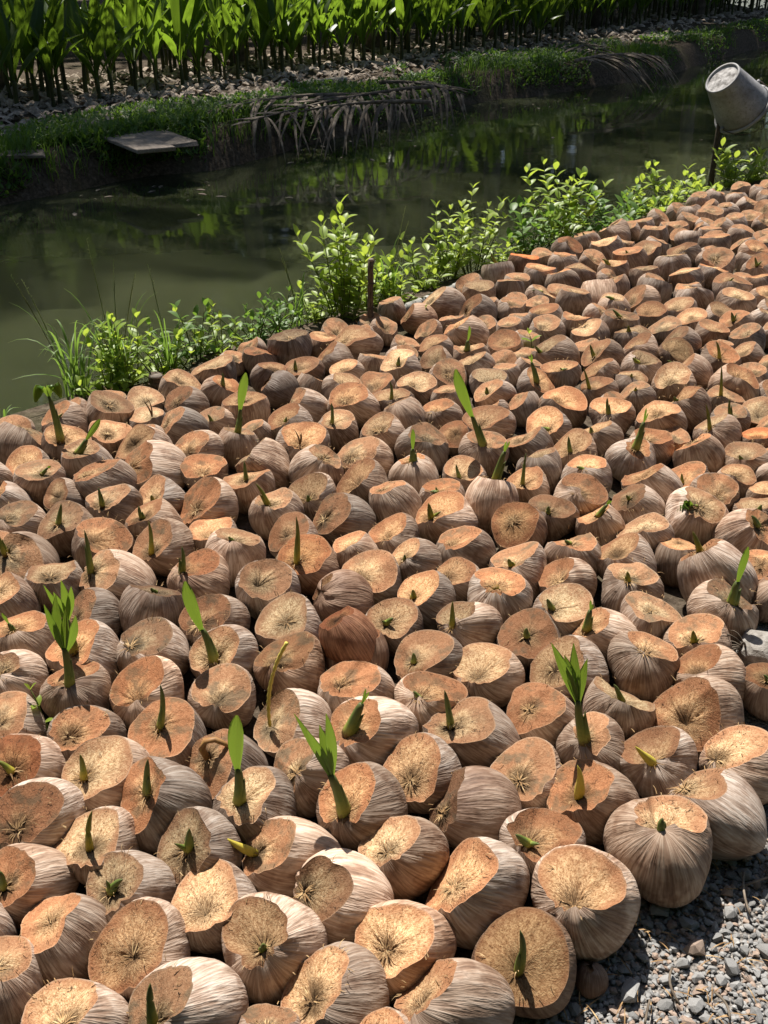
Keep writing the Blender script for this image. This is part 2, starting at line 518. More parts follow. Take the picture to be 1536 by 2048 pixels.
# gravel yard in the near right corner
def build_gravel():
    pts = [ground_at(x, y, 0.004) for x, y in [(820, 2300), (1120, 1900), (1300, 1700), (1400, 1400), (1500, 1150)]]
    vs_, fs = [], []
    for i, p in enumerate(pts):
        vs_ += [(p.x, p.y, 0.004), (p.x + 4.5, p.y, 0.004)]
        if i: fs.append((2 * i - 2, 2 * i - 1, 2 * i + 1, 2 * i))
    bed = tag(add_obj('gravel_bed', mesh_from('gravel_bed', vs_, fs), M_GRAVEL), kind='structure')
    rr = random.Random(5)
    protos = []
    for k in range(14):
        bm = bmesh.new()
        sx, sy, sz = rr.uniform(.8, 1.35), rr.uniform(.6, .95), rr.uniform(.4, .75)
        for _ in range(24):
            v = Vector((rr.gauss(0, 1), rr.gauss(0, 1), rr.gauss(0, 1))).normalized() * rr.uniform(.72, 1.06)
            bm.verts.new((v.x * sx, v.y * sy, v.z * sz))
        r = bmesh.ops.convex_hull(bm, input=bm.verts)
        junk = [g for g in r['geom_interior'] + r['geom_unused'] if isinstance(g, bmesh.types.BMVert)]
        bmesh.ops.delete(bm, geom=list(set(junk)), context='VERTS')
        me = bpy.data.meshes.new('stone')
        bm.to_mesh(me); bm.free()
        me2 = me.copy()
        me.materials.append(M_STONE)
        me2.materials.append(M_REDSTONE)
        protos.append((me, me2))
    def edge_ok(p):
        px, py = project((p[0], p[1], 0))
        return px < 1700 and py < 2230 and py > 1150
    placed = []
    tries = 0
    while len(placed) < 295 and tries < 60000:
        tries += 1
        px, py = rr.uniform(1090, 1560), rr.uniform(1690, 2075)
        if px < 1090 + (2048 - py) * 0.55: continue
        p = ground_at(px, py, 0)
        s = rr.choice([.010, .013, .016, .020, .025, .031]) * rr.uniform(.85, 1.2)
        if any((p.x - q[0]) ** 2 + (p.y - q[1]) ** 2 < ((s + q[2]) * .78) ** 2 for q in placed): continue
        placed.append((p.x, p.y, s))
    for x, y, s in placed:
        me = rr.choice(protos)[1 if rr.random() < .13 else 0]
        o = add_obj('stone', me, None, bed, (x, y, 0.004 + s * .45), (rr.uniform(-.5, .5), rr.uniform(-.5, .5), rr.uniform(0, 6.3)))
        o.scale = (s, s, s)
    # small chips between the stones
    for mname, mm, cnt, sd in (('grey', M_STONE, 3000, 1), ('brown', M_REDSTONE, 1100, 2)):
        V, Fc = [], []
        r2 = random.Random(sd)
        base = [(np.array([v.co[:] for v in p[0].vertices]), [tuple(f.vertices) for f in p[0].polygons]) for p in protos[:6]]
        for _ in range(cnt):
            px, py = r2.uniform(1060, 1700), r2.uniform(1500, 2200)
            if px < 1070 + (2048 - py) * 0.55: continue
            p = ground_at(px, py, 0)
            s = r2.uniform(.004, .0105)
            bv, bf = r2.choice(base)
            a = r2.uniform(0, 6.3); ca, sa = math.cos(a), math.sin(a)
            R = np.array([[ca, -sa, 0], [sa, ca, 0], [0, 0, 1]])
            n0 = len(V)
            V += (bv @ R.T * s + np.array([p.x, p.y, .004 + s * .3 + r2.uniform(0, .004)])).tolist()
            Fc += [tuple(i + n0 for i in f) for f in bf]
        tag(add_obj('stone_chips', mesh_from('stone_chips', V, Fc), mm, bed), kind='stuff')
    m = MB()
    for _ in range(150):
        px, py = rr.uniform(1080, 1560), rr.uniform(1700, 2070)
        if px < 1090 + (2048 - py) * 0.55: continue
        p = ground_at(px, py, .02); a = rr.uniform(0, 6.3); L = rr.uniform(.015, .05)
        d = Vector((math.cos(a) * L, math.sin(a) * L, rr.uniform(-.004, .012)))
        m.blade(bez(p, p + d * .5 + Vector((0, 0, .008)), p + d, 4), [.002, .003, .002, .0005], Vector((-d.y, d.x, 0)), .2)
    tag(add_obj('fibre_scraps', m.mesh('fibre_scraps'), M_FIBRE, bed), kind='stuff')
    # a few dry stalks lying on the gravel
    for (x0, y0, x1, y1) in ((1345, 1935, 1360, 2010), (1488, 1745, 1500, 1830), (1430, 1985, 1460, 2040), (1300, 2000, 1290, 2048), (1480, 1775, 1536, 1755)):
        a, b = ground_at(x0, y0, .035), ground_at(x1, y1, .03)
        m = MB(); mid = (a + b) / 2 + Vector((rr.uniform(-.03, .03), 0, .012))
        m.tube(bez(a, mid, b, 7), [.0028] * 7, 5)
        tag(add_obj('dry_stalk', m.mesh('dry_stalk'), M_DRY, bed))
build_gravel()
NUT_DATA = """
@A 0 1708
190 170 240 130 110 175 10 200 0 105 s
775 190 245 690 120 170 640 185 715 120 b
1310 270 270 1270 170 225 1215 295
365 540 255 320 400 190 250 430
850 590 315 790 530 270 790 610
30 740 290 60 620 230 10 650 45 840 g
450 1070 330 400 950 250 370 1005
1170 960 370 1050 880 260 960 1000 950 770 s
-80 440 150 -90 380 90 -90 380
@B 512 1708
560 300 300 405 215 215 320 250 - - - p
100 560 330 60 470 240 40 560 45 540 b
850 560 290 760 540 210 730 570 - - - p
1280 200 340 1200 80 260 1140 170
430 860 330 340 800 240 260 860
1130 860 340 970 720 230 910 820
1550 700 320 1530 650 260 1490 690 1520 490 s d
815 1180 300 780 1010 230 780 1100
20 1130 210 20 1020 130 20 1020
@C 1024 1708
440 300 355 400 140 265 375 290
475 740 105 475 640 30 475 640 - - - u
@D 0 1368
60 260 205 40 220 150 0 230
505 350 225 480 280 160 400 320
160 520 260 150 480 170 40 550 0 450 s o
1010 330 240 980 290 210 950 240 960 0 s
700 580 250 640 550 195 540 570 528 435 s
980 760 290 890 650 215 865 690 880 495 s
1350 560 230 1300 530 190 1230 480 1330 400 c
230 830 275 180 770 200 100 890
615 990 245 580 920 200 560 1000 570 775 s
1566 760 255 1560 710 190 1450 710 1440 190 l
1170 1000 260 1120 960 190 1100 990 1110 865 b
@E 512 1368
210 260 220 140 270 200 60 240 185 -250 d
720 310 265 620 200 170 560 290 680 40 m p
1330 320 255 1260 240 200 1170 230 1140 40 s
1020 550 240 990 520 205 930 580
340 580 230 260 510 160 250 575
640 750 285 580 710 210 520 780 330 215 L
1290 740 265 1080 640 180 1040 780 - - - g
880 1010 250 810 950 180 770 1060
220 1020 260 130 960 200 -40 1005 -190 905 y
@F 1024 1368
190 200 205 160 150 165 100 130
480 380 215 480 330 140 375 375 340 -250 L
630 160 225 630 80 200 620 160 610 0 s
1130 180 265 1040 150 190 980 250
100 550 225 100 540 200 20 640
880 480 240 850 460 200 840 460 735 370 y
460 690 275 400 590 215 370 650 370 475 y
1390 480 240 1330 430 185 1190 470
1240 780 285 1120 640 190 1000 630
885 980 350 890 830 235 880 940 905 800 s
180 980 240 150 930 175 60 970 20 900 b
@G 0 1068
170 190 195 90 150 160 40 120 0 -10 s
310 290 180 310 240 140 270 240
710 290 205 640 250 160 545 225 505 -30 s
1200 280 200 1170 230 150 1090 220 1090 70 s o
1390 110 190 1400 40 140 1360 40 1360 10 b p
60 420 190 20 340 110 -20 330 - - - p
905 470 200 940 370 140 910 400 905 320 b g
1300 550 200 1270 510 155 1190 550
560 500 165 500 460 130 450 500
160 650 200 150 590 140 40 600 10 470 l
930 720 215 890 660 170 760 680
1350 740 215 1290 700 160 1260 730 1110 275 l
520 730 215 470 690 150 425 690 340 220 L
80 900 205 20 830 90 0 860 - - - p
460 960 205 470 910 150 400 940 345 350 L
890 970 240 850 920 200 810 990 - - - p
1340 980 210 1320 930 190 1300 1000
@H 512 1068
310 190 200 280 150 170 240 160 240 -110 s d
70 330 205 70 300 150 0 300
590 120 145 580 60 120 560 70
690 260 180 690 240 150 610 240
530 400 190 385 380 60 385 380 - - - u
200 550 215 180 510 185 180 520
560 640 175 470 560 40 470 560 - - - U
590 730 195 600 560 90 600 560 - - - u
840 560 180 820 530 150 780 530 825 500 b
960 180 160 910 160 110 890 190 890 165 b
1020 400 180 980 370 150 940 370 940 330 b
1260 110 180 1210 60 130 1150 50
1230 290 140 1180 250 90 1130 270
1440 370 215 1420 320 160 1430 310 1460 390 b
840 40 160 790 40 120 780 10
1270 570 195 1210 520 150 1170 550 1180 400 s
1040 780 215 990 740 185 950 770 950 715 s
1390 840 215 1350 800 185 1320 840
210 800 225 180 770 180 100 770 - - - d
600 960 220 560 880 165 500 900
1050 1010 220 1030 950 175 950 1000 945 935 s
@I 1024 1068
50 210 185 40 170 140 -10 180 -20 145 b
370 130 190 380 70 155 350 50 320 35 b
690 190 185 640 130 130 610 170
340 300 170 280 270 115 270 340
740 360 205 720 290 165 710 310 715 245 s
1220 260 245 1120 120 120 1085 190 1075 -10 s p
1000 170 110 990 100 60 1010 50
310 480 190 310 450 165 230 440 210 385 b
600 630 170 530 570 95 440 600 510 400 m
810 500 185 820 440 150 830 430
1270 450 220 1320 380 165 1300 430 1410 50 l
130 650 200 120 620 170 100 610 100 570 b
1080 650 195 1070 620 165 1040 650 1050 570 b
340 810 215 280 770 165 240 800
780 780 220 780 700 170 780 700
1190 860 215 1140 820 160 1080 870
1520 940 160 1510 880 110 1510 910 1500 840 s d
1500 230 130 1490 170 80 1490 170
1580 400 120 1600 320 60 1600 320
@J 0 740
120 450 170 150 370 130 150 370
390 330 150 350 280 110 330 290
400 460 160 420 400 125 340 400 270 60 w
530 560 160 500 490 100 430 520 600 290 l
650 250 165 660 210 140 660 200
870 210 130 870 170 110 870 170
1080 100 140 1070 40 110 1070 40
1120 220 145 1100 180 115 1050 190
660 400 135 670 350 115 610 380
890 310 115 890 290 100 950 300 880 150 t
1120 350 140 1070 280 80 1000 310
1290 320 110 1280 290 90 1250 330
1460 240 145 1460 160 130 1450 170
850 480 190 800 460 150 790 430
930 600 190 860 530 130 780 580
1230 500 160 1200 470 120 1130 510
1230 610 150 1230 590 125 1210 600
1430 440 130 1430 390 90 1410 370 1480 0 l
150 580 135 150 560 120 140 570
230 680 165 220 650 130 285 730 290 570 m
-30 650 110 -60 620 70 -60 620
610 690 185 560 630 145 450 640
960 780 150 930 760 120 910 790
1250 830 210 1210 810 185 1160 830
430 770 120 385 750 75 385 750
70 790 130 20 720 80 0 730
700 830 165 680 780 110 600 810 595 700 s
120 930 165 120 890 140 30 900
420 960 180 400 910 150 360 920
930 930 170 890 890 120 830 925
1300 1000 150 1290 970 130 1240 1000
600 1040 190 600 990 150 520 1010
990 1060 190 940 1040 150 890 1110 890 900 s
1500 690 165 1490 650 140 1480 640 1470 535 s
1330 130 115 1350 80 90 1340 80
1290 20 155 1290 -40 130 1290 -40
@K 512 740
40 580 165 -20 510 100 -60 550
160 120 120 60 60 60 60 60 - - - g
280 240 150 230 180 110 180 210
180 320 150 170 300 120 140 340 155 280 s
590 210 170 560 170 145 530 170
490 110 120 500 70 95 500 70
490 360 135 480 300 110 440 320 450 190 s
720 100 115 720 65 95 720 65
830 210 125 800 180 95 800 230 803 60 s
970 120 135 950 90 105 930 90
1160 180 115 1160 130 90 1160 130
1110 280 130 1090 245 105 1060 240
900 300 140 870 230 60 850 230 - - - p
770 390 145 735 345 110 730 350
290 450 185 300 430 150 240 480 250 345 t
370 600 175 420 545 100 330 540
20 400 85 0 350 60 0 350
660 540 165 620 500 135 560 520
1010 470 180 1030 420 130 1020 410
960 640 160 950 570 70 900 600 940 350 l
1200 410 100 1200 370 85 1200 370
1400 340 165 1400 310 140 1320 330
1370 500 160 1390 460 120 1315 505 1200 -10 l
1250 640 135 1260 620 115 1220 640
650 690 175 620 650 135 590 680
340 760 155 310 740 125 320 790
130 870 170 110 820 110 15 850 0 680 s
830 820 160 790 740 75 660 790
530 900 185 480 880 150 400 880
1120 770 135 1110 730 105 1040 770 1045 725 b
1410 800 170 1420 660 60 1380 660 1520 400 m p
1150 890 185 1080 860 130 1040 900 - - - p
220 1000 160 200 950 140 170 980
1400 80 120 1400 50 100 1380 70
1450 170 125 1420 140 100 1400 130 1400 105 b
@L 1024 740
40 220 110 20 120 80 20 120
310 210 160 280 160 130 250 200
520 130 105 490 110 80 435 130 430 -15 s
150 90 110 180 60 90 120 90 112 -110 m
750 160 120 740 130 105 740 170 740 150 b
600 280 150 590 230 125 570 270 572 160 s
970 80 140 950 55 115 940 65
700 80 95 700 50 75 700 50
1040 230 165 1000 185 130 965 185 965 158 b
910 300 160 880 250 125 880 260
220 350 150 210 320 130 220 370 170 340 b
100 460 140 80 420 120 40 410
520 420 145 490 360 120 470 370 465 340 b
380 490 145 370 460 120 350 480 345 390 s
720 540 160 740 500 90 650 530 820 230 m
840 470 140 830 400 110 800 410
1110 520 160 1080 470 120 1110 480
1230 400 150 1180 340 110 1200 400 1165 200 s
1270 190 125 1260 150 105 1250 150 1258 -30 s
1310 300 125 1300 270 110 1315 280 1310 165 s
1490 270 115 1480 250 100 1480 250
1480 430 115 1470 400 105 1470 400 - - - o
1440 570 150 1420 540 130 1390 590 1400 560 b
450 640 160 430 600 130 420 640 385 575 s
160 610 145 150 540 100 120 560
100 690 140 90 660 120 75 660 95 480 s
400 770 180 430 750 150 340 750
830 720 180 780 650 130 760 640
1060 670 120 1050 640 105 1025 670 1025 620 s
770 810 165 720 770 120 700 800 695 770 b
1200 750 155 1220 720 125 1220 760
1370 690 130 1360 650 110 1360 650
1120 890 210 1190 850 130 1070 880 1050 810 w p
230 880 150 220 830 120 210 840 215 815 b
530 930 145 500 880 110 540 900 600 770 m
60 950 170 50 910 150 20 890 - - - d
1470 850 125 1460 830 105 1490 840 1505 800 b
1490 760 110 1480 730 90 1480 730
1370 990 190 1460 940 90 1390 930 1410 860 b p
800 1000 185 800 940 150 740 990
1540 640 80 1560 600 50 1560 600
1560 340 90 1540 320 70 1540 320
1350 90 160 1390 50 130 1340 50 - - - o
1540 150 80 1560 110 50 1560 110 - - - g
@M 512 480
200 650 155 190 580 125 190 580 - - - g
40 720 110 30 670 80 30 670 - - - g
400 620 95 410 590 85 450 560
610 620 135 570 590 105 515 610 - - - p
770 540 90 780 510 75 780 510
480 730 125 440 710 95 410 710
290 800 120 280 770 105 240 770 235 715 s
80 830 115 90 790 80 90 790 - - - g
340 880 100 350 835 85 350 835
540 800 110 530 785 95 530 785
700 740 90 710 710 75 670 770 680 680 s
870 760 135 850 745 110 850 740
900 640 85 910 630 70 850 640 860 460 s
980 470 105 900 460 70 900 460 - - - d
1130 380 115 1080 350 80 1020 380
1340 320 110 1330 290 90 1320 320
1450 190 110 1440 150 95 1420 130
1530 300 95 1530 260 70 1530 260
1330 440 120 1290 420 95 1240 420
1180 500 80 1170 480 70 1170 480
1040 560 85 960 540 70 990 570 985 430 m
1260 560 140 1200 540 105 1180 540
1530 420 90 1530 380 70 1530 380
1080 640 105 1060 620 90 1060 620
1280 690 120 1270 665 100 1250 700 1280 510 l
1500 640 125 1490 620 110 1500 620
1080 725 100 1060 705 80 1060 705
1150 820 125 1160 785 105 1160 785
1330 770 115 1300 740 90 1300 740
1510 740 85 1500 720 65 1500 720
1420 530 80 1410 510 65 1410 510
1500 520 85 1500 500 70 1500 500
1530 800 80 1530 770 65 1530 770
@N 1024 420
70 320 110 70 275 95 70 275 - - - r
170 390 110 170 345 95 140 350
330 245 105 320 210 60 320 210 - - - g
310 320 105 310 290 80 240 300
410 385 112 410 345 95 380 365
300 440 115 280 405 80 265 430
450 200 95 430 160 65 430 160
575 235 112 540 200 80 540 200
620 145 110 590 130 80 590 130
485 310 90 480 280 75 480 280
610 360 100 600 335 80 540 345
710 305 120 700 260 90 675 280
855 150 95 850 115 70 850 115
810 255 100 810 220 80 810 220
960 335 125 960 295 100 910 310
1040 280 115 1020 240 90 1020 240
790 395 98 780 370 80 780 370
615 455 100 610 415 85 590 430
840 490 127 840 430 105 830 440
520 510 120 510 455 75 515 455 - - - p
370 555 125 370 500 90 350 520
170 530 100 180 490 80 110 520
605 585 112 610 545 85 570 570
780 540 110 750 505 85 710 540
1050 420 112 1040 395 90 1000 430
1080 530 132 1070 470 100 1075 490 - - - p
1010 600 108 1010 570 95 980 590
830 635 108 820 605 90 800 640
180 650 112 180 615 90 120 620
650 700 140 660 640 110 630 680
380 680 105 380 640 85 350 670
210 720 115 190 690 95 150 710
470 760 125 410 720 85 380 740 - - - p
925 715 118 930 690 105 900 700
730 780 125 720 755 110 700 740
1080 670 100 1080 645 85 1080 645
1195 745 115 1195 725 100 1200 770
1345 690 110 1330 655 90 1330 655
1240 640 100 1250 610 90 1250 610
1335 575 132 1340 525 90 1350 540 - - - p
1320 460 140 1310 415 115 1320 460
1230 325 130 1230 300 95 1210 300
1215 215 110 1220 180 90 1180 200
1200 390 100 1200 360 85 1200 360
1060 180 80 1060 140 60 1060 140
1185 150 78 1180 130 65 1180 130
1260 120 78 1230 100 50 1230 100
1395 150 92 1390 130 75 1390 130
1450 260 100 1470 240 80 1470 240
1390 220 80 1390 200 65 1390 200
1480 360 110 1470 340 70 1470 340 - - - p
1490 450 100 1490 420 80 1490 420
1520 540 100 1530 510 70 1530 510
1510 670 110 1530 630 90 1530 630
1415 780 118 1400 750 90 1410 790
1410 310 75 1420 290 60 1420 290
1480 180 65 1490 165 45 1490 165 - - - p
1340 90 85 1330 70 60 1330 70
1430 60 75 1430 45 55 1430 45 - - - g
1510 90 70 1510 70 50 1510 70
1530 215 70 1530 200 55 1530 200
1190 270 70 1190 260 55 1190 260
990 120 70 990 95 50 990 95 - - - g
260 870 145 230 840 110 140 850
280 1000 125 270 950 100 320 980 325 950 b
540 880 140 510 860 110 480 840
460 840 85 460 820 75 490 830 490 800 b
770 830 115 740 810 90 740 810
1020 800 115 960 770 85 960 770
980 860 120 970 830 105 930 850 - - - d
780 940 140 790 910 115 730 920 725 880 b
540 990 115 520 955 95 520 955
1070 970 135 1020 930 105 930 930 930 895 b
1230 840 95 1230 815 85 1230 815
1240 900 135 1250 880 115 1220 920 1225 780 s
1430 890 110 1400 870 85 1400 870
1530 950 80 1510 930 60 1510 930
50 970 90 60 940 70 60 940
40 900 75 40 880 60 40 880
40 690 75 40 660 60 40 660
1080 30 85 1060 10 50 1060 10 - - - g
1180 45 90 1170 20 55 1170 20 - - - g
1290 20 80 1280 0 50 1280 0 - - - g
1120 -40 80 1110 -60 50 1110 -60 - - - g
1220 -60 80 1230 -80 50 1230 -80 - - - g
1340 -50 75 1330 -70 50 1330 -70 - - - g
1420 -20 75 1430 -40 55 1430 -40
1500 0 75 1500 -20 55 1500 -20
1380 -110 70 1380 -130 45 1380 -130
1470 -95 70 1470 -115 45 1470 -115 - - - g
1530 -60 70 1530 -80 50 1530 -80
1540 -130 65 1540 -145 45 1540 -145
"""
# ------------------------------------------------------------------ coconuts
def unit_noise(seed, n):
    """periodic 1-D noise made of a few harmonics, as a function of angle"""
    g = np.random.default_rng(seed)
    ph = g.uniform(0, 2 * np.pi, n); am = g.normal(0, 1, n) / (1 + np.arange(n)) ** .7
    return lambda a: sum(am[k] * np.sin((k + 1) * a + ph[k]) for k in range(n))

def body_radius(dirs, P):
    x, y, z = dirs[..., 0], dirs[..., 1], dirs[..., 2]
    R = 1 / np.sqrt(x * x + y * y + (z / P['e']) ** 2)
    phi = np.arctan2(y, x)
    st = np.sqrt(np.clip(1 - z * z, 0, 1))
    R = R * (1 + P['tri'] * np.cos(3 * phi + P['ph']) * st)
    R = R * (1 + 0.035 * np.sin(2.3 * x + P['q'][0]) + 0.03 * np.sin(2.9 * y + P['q'][1]) + .02 * np.sin(3.3 * z + P['q'][2]))
    w = 0
    for k, (fr, am, p, tw) in enumerate(P['wr']):
        w = w + am * np.sin(fr * phi + p + tw * z)
    R = R * (1 + w * st * (0.35 + 0.65 * np.clip(z + .35, 0, 1)))
    th = np.arccos(np.clip(z, -1, 1))
    fold = .030 * np.sin(P['nf'] * phi + P['ph'] * 2) + .022 * np.sin((P['nf'] + 4) * phi + P['q'][0])
    R = R * (1 + fold * np.exp(-((th - .35) / .38) ** 2))
    return R * (1 - 0.085 * np.exp(-(th / 0.24) ** 2))

def make_nut(seed, r, cutn, d, eye, res):
    """husk and cut face in a frame whose +Z is the stem end; cutn = cut normal, d = cut distance / r,
    eye = point of the cut face where the fibres meet (local, metres)"""
    g = np.random.default_rng(seed)
    P = dict(e=g.uniform(1.0, 1.36), tri=g.uniform(.02, .10), ph=g.uniform(0, 6.28), nf=int(g.integers(6, 10)), q=g.uniform(0, 6.28, 3),
             wr=[(fr, am * g.uniform(.5, 1.3), g.uniform(0, 6.28), g.uniform(-2, 2)) for fr, am in ((5, .010), (8, .009), (13, .0075), (19, .0055), (27, .004))])
    na, nb, nf = res
    n = np.array(cutn, float); n /= np.linalg.norm(n)
    a = np.cross(n, [0.31, 0.95, 0.1] if abs(n[1]) < .9 else [1, 0, 0]); a /= np.linalg.norm(a)
    b = np.cross(n, a)
    ph = np.linspace(0, 2 * np.pi, na, endpoint=False)
    ring = np.cos(ph)[:, None] * a + np.sin(ph)[:, None] * b
    ragged = unit_noise(seed + 1, 5)(ph) * .042 + unit_noise(seed + 2, 18)(ph * 1.0) * .008
    al = np.linspace(0.02, 1.9, 90)
    dirs = np.cos(al)[None, :, None] * n + np.sin(al)[None, :, None] * ring[:, None, :]
    Rr = body_radius(dirs, P)
    # a second slanting stroke of the knife on most of them
    ks = g.uniform(.15, .75) if g.random() < .65 else 0.0
    kc, ka = g.uniform(-.15, .35), g.uniform(0, 6.283)
    kink = lambda u: -ks * np.clip(u - kc, 0, None)
    U = Rr * np.sin(al)[None] * np.cos(ph - ka)[:, None]
    fn = Rr * np.cos(al)[None] - (d + ragged)[:, None] - kink(U)
    k = np.argmax(fn < 0, axis=1)
    k = np.clip(k, 1, len(al) - 1)
    f0, f1 = fn[np.arange(na), k - 1], fn[np.arange(na), k]
    ac = al[k - 1] + (al[k] - al[k - 1]) * np.clip(f0 / (f0 - f1 + 1e-9), 0, 1)
    # husk rings
    s = (np.arange(nb) / nb) ** 0.92
    A = ac[:, None] + (np.pi - ac)[:, None] * s[None]
    D = np.cos(A)[..., None] * n + np.sin(A)[..., None] * ring[:, None, :]
    V = D * body_radius(D, P)[..., None] * r                      # na, nb, 3
    bot = -n * body_radius(-n[None], P)[0] * r
    hv = np.concatenate([V.transpose(1, 0, 2).reshape(-1, 3), bot[None]])
    hf = []
    for i in range(nb - 1):
        for j in range(na):
            j2 = (j + 1) % na
            hf.append((i * na + j, (i + 1) * na + j, (i + 1) * na + j2, i * na + j2))
    for j in range(na):
        hf.append(((nb - 1) * na + j, len(hv) - 1, (nb - 1) * na + (j + 1) % na))
    husk = mesh_from('husk', hv, hf, True)
    husk.attributes.new('nutco', 'FLOAT_VECTOR', 'POINT').data.foreach_set('vector', hv.reshape(-1))
    # cut face: spokes from the eye to the rim
    B = V[:, 0, :]
    E = np.array(eye, float)
    kd = np.cos(ka) * a + np.sin(ka) * b
    E = E - n * (E @ n) + n * (d + kink(E @ kd / r)) * r
    rel = B - E
    flat_rel = rel - np.outer(rel @ n, n)
    spoke = g.normal(0, 1, na)
    dish = g.uniform(.01, .16)
    t = np.concatenate([[1.0, .975], np.linspace(.92, .06, nf)])
    fv, rim, eyec = [], [], []
    low = unit_noise(seed + 5, 4)(ph)
    for ti in t:
        p = E + flat_rel * ti
        hn = (d + kink(p @ kd / r) + ragged * ti ** 2) * r
        p = p + np.outer(hn - p @ n, n)
        hgt = -dish * (1 - ti ** 2.0) * .8 - 0.10 * np.exp(-(ti / .16) ** 2) * (1 if d < .93 else .3)
        hgt = hgt + spoke * .017 * (1 - ti) * min(1, ti * 5) + low * .028 * np.sin(np.pi * ti) + g.normal(0, .006, na) * (ti < .95)
        if ti == .975: hgt = hgt - .006
        p = p + np.outer(hgt * r, n)
        if ti == 1.0: p = B.copy()
        fv.append(p)
        rim += [ti] * na
        q = (p - E) / r
        eyec.append(np.stack([q @ a, q @ b, np.linalg.norm(q, axis=1)], 1))
    cpos = E - n * (dish * .8 + .10) * r
    fv = np.concatenate(fv + [cpos[None]]); rim.append(0.0)
    eyec = np.concatenate(eyec + [np.array([[.001, 0, 0]])])
    ff = []
    for i in range(len(t) - 1):
        for j in range(na):
            j2 = (j + 1) % na
            ff.append((i * na + j, i * na + j2, (i + 1) * na + j2, (i + 1) * na + j))
    for j in range(na):
        ff.append(((len(t) - 1) * na + j, (len(t) - 1) * na + (j + 1) % na, len(fv) - 1))
    face = mesh_from('cut_face', fv, ff, True)
    face.attributes.new('rim', 'FLOAT', 'POINT').data.foreach_set('value', rim)
    face.attributes.new('eyec', 'FLOAT_VECTOR', 'POINT').data.foreach_set('vector', eyec.reshape(-1))
    return husk, face, E - n * dish * .5 * r

HUSK_TINT = {'': (1, 1, 1), 'p': (1.25, 1.22, 1.2), 'g': (.62, .60, .60), 'u': (.62, .52, .46), 'U': (.72, .46, .33), 'd': (.8, .7, .62), 'o': (1, .95, .92), 'r': (.95, .72, .62)}
FACE_TINT = {'': (1, 1, 1), 'p': (1.06, 1.04, 1.02), 'g': (.62, .62, .64), 'u': (.5, .45, .42), 'U': (.6, .42, .34), 'd': (.68, .60, .52), 'o': (1.0, .80, .68), 'r': (1.0, .58, .42)}

def parse_nuts():
    out = []
    ox = oy = 0
    for line in NUT_DATA.strip().splitlines():
        p = line.split()
        if not p: continue
        if p[0][0] == '@':
            ox, oy = int(p[1]), int(p[2]); continue
        v = [float(q) for q in p[:8]]
        n = dict(bx=ox + v[0] / 3, by=oy + v[1] / 3, r=v[2] / 3, fx=ox + v[3] / 3, fy=oy + v[4] / 3, fr=v[5] / 3,
                 ex=ox + v[6] / 3, ey=oy + v[7] / 3, typ='', tint='', tip=None)
        if len(p) > 8:
            if p[8] != '-':
                n['tip'] = (ox + float(p[8]) / 3, oy + float(p[9]) / 3); n['typ'] = p[10]
                if len(p) > 11: n['tint'] = p[11]
            else:
                n['tint'] = p[11]
        out.append(n)
    return out
NUTS = parse_nuts()
_r = random.Random(17)
for n_ in NUTS:
    if not n_['typ'] and n_['tint'] not in ('u', 'U', 'g') and n_['by'] < 1150 and n_['r'] < 62 and _r.random() < .16:
        n_['typ'] = _r.choice('bs')
        n_['tip'] = (n_['ex'] + _r.uniform(-.15, .15) * n_['r'], n_['ey'] - _r.uniform(.25, .7) * n_['r'])

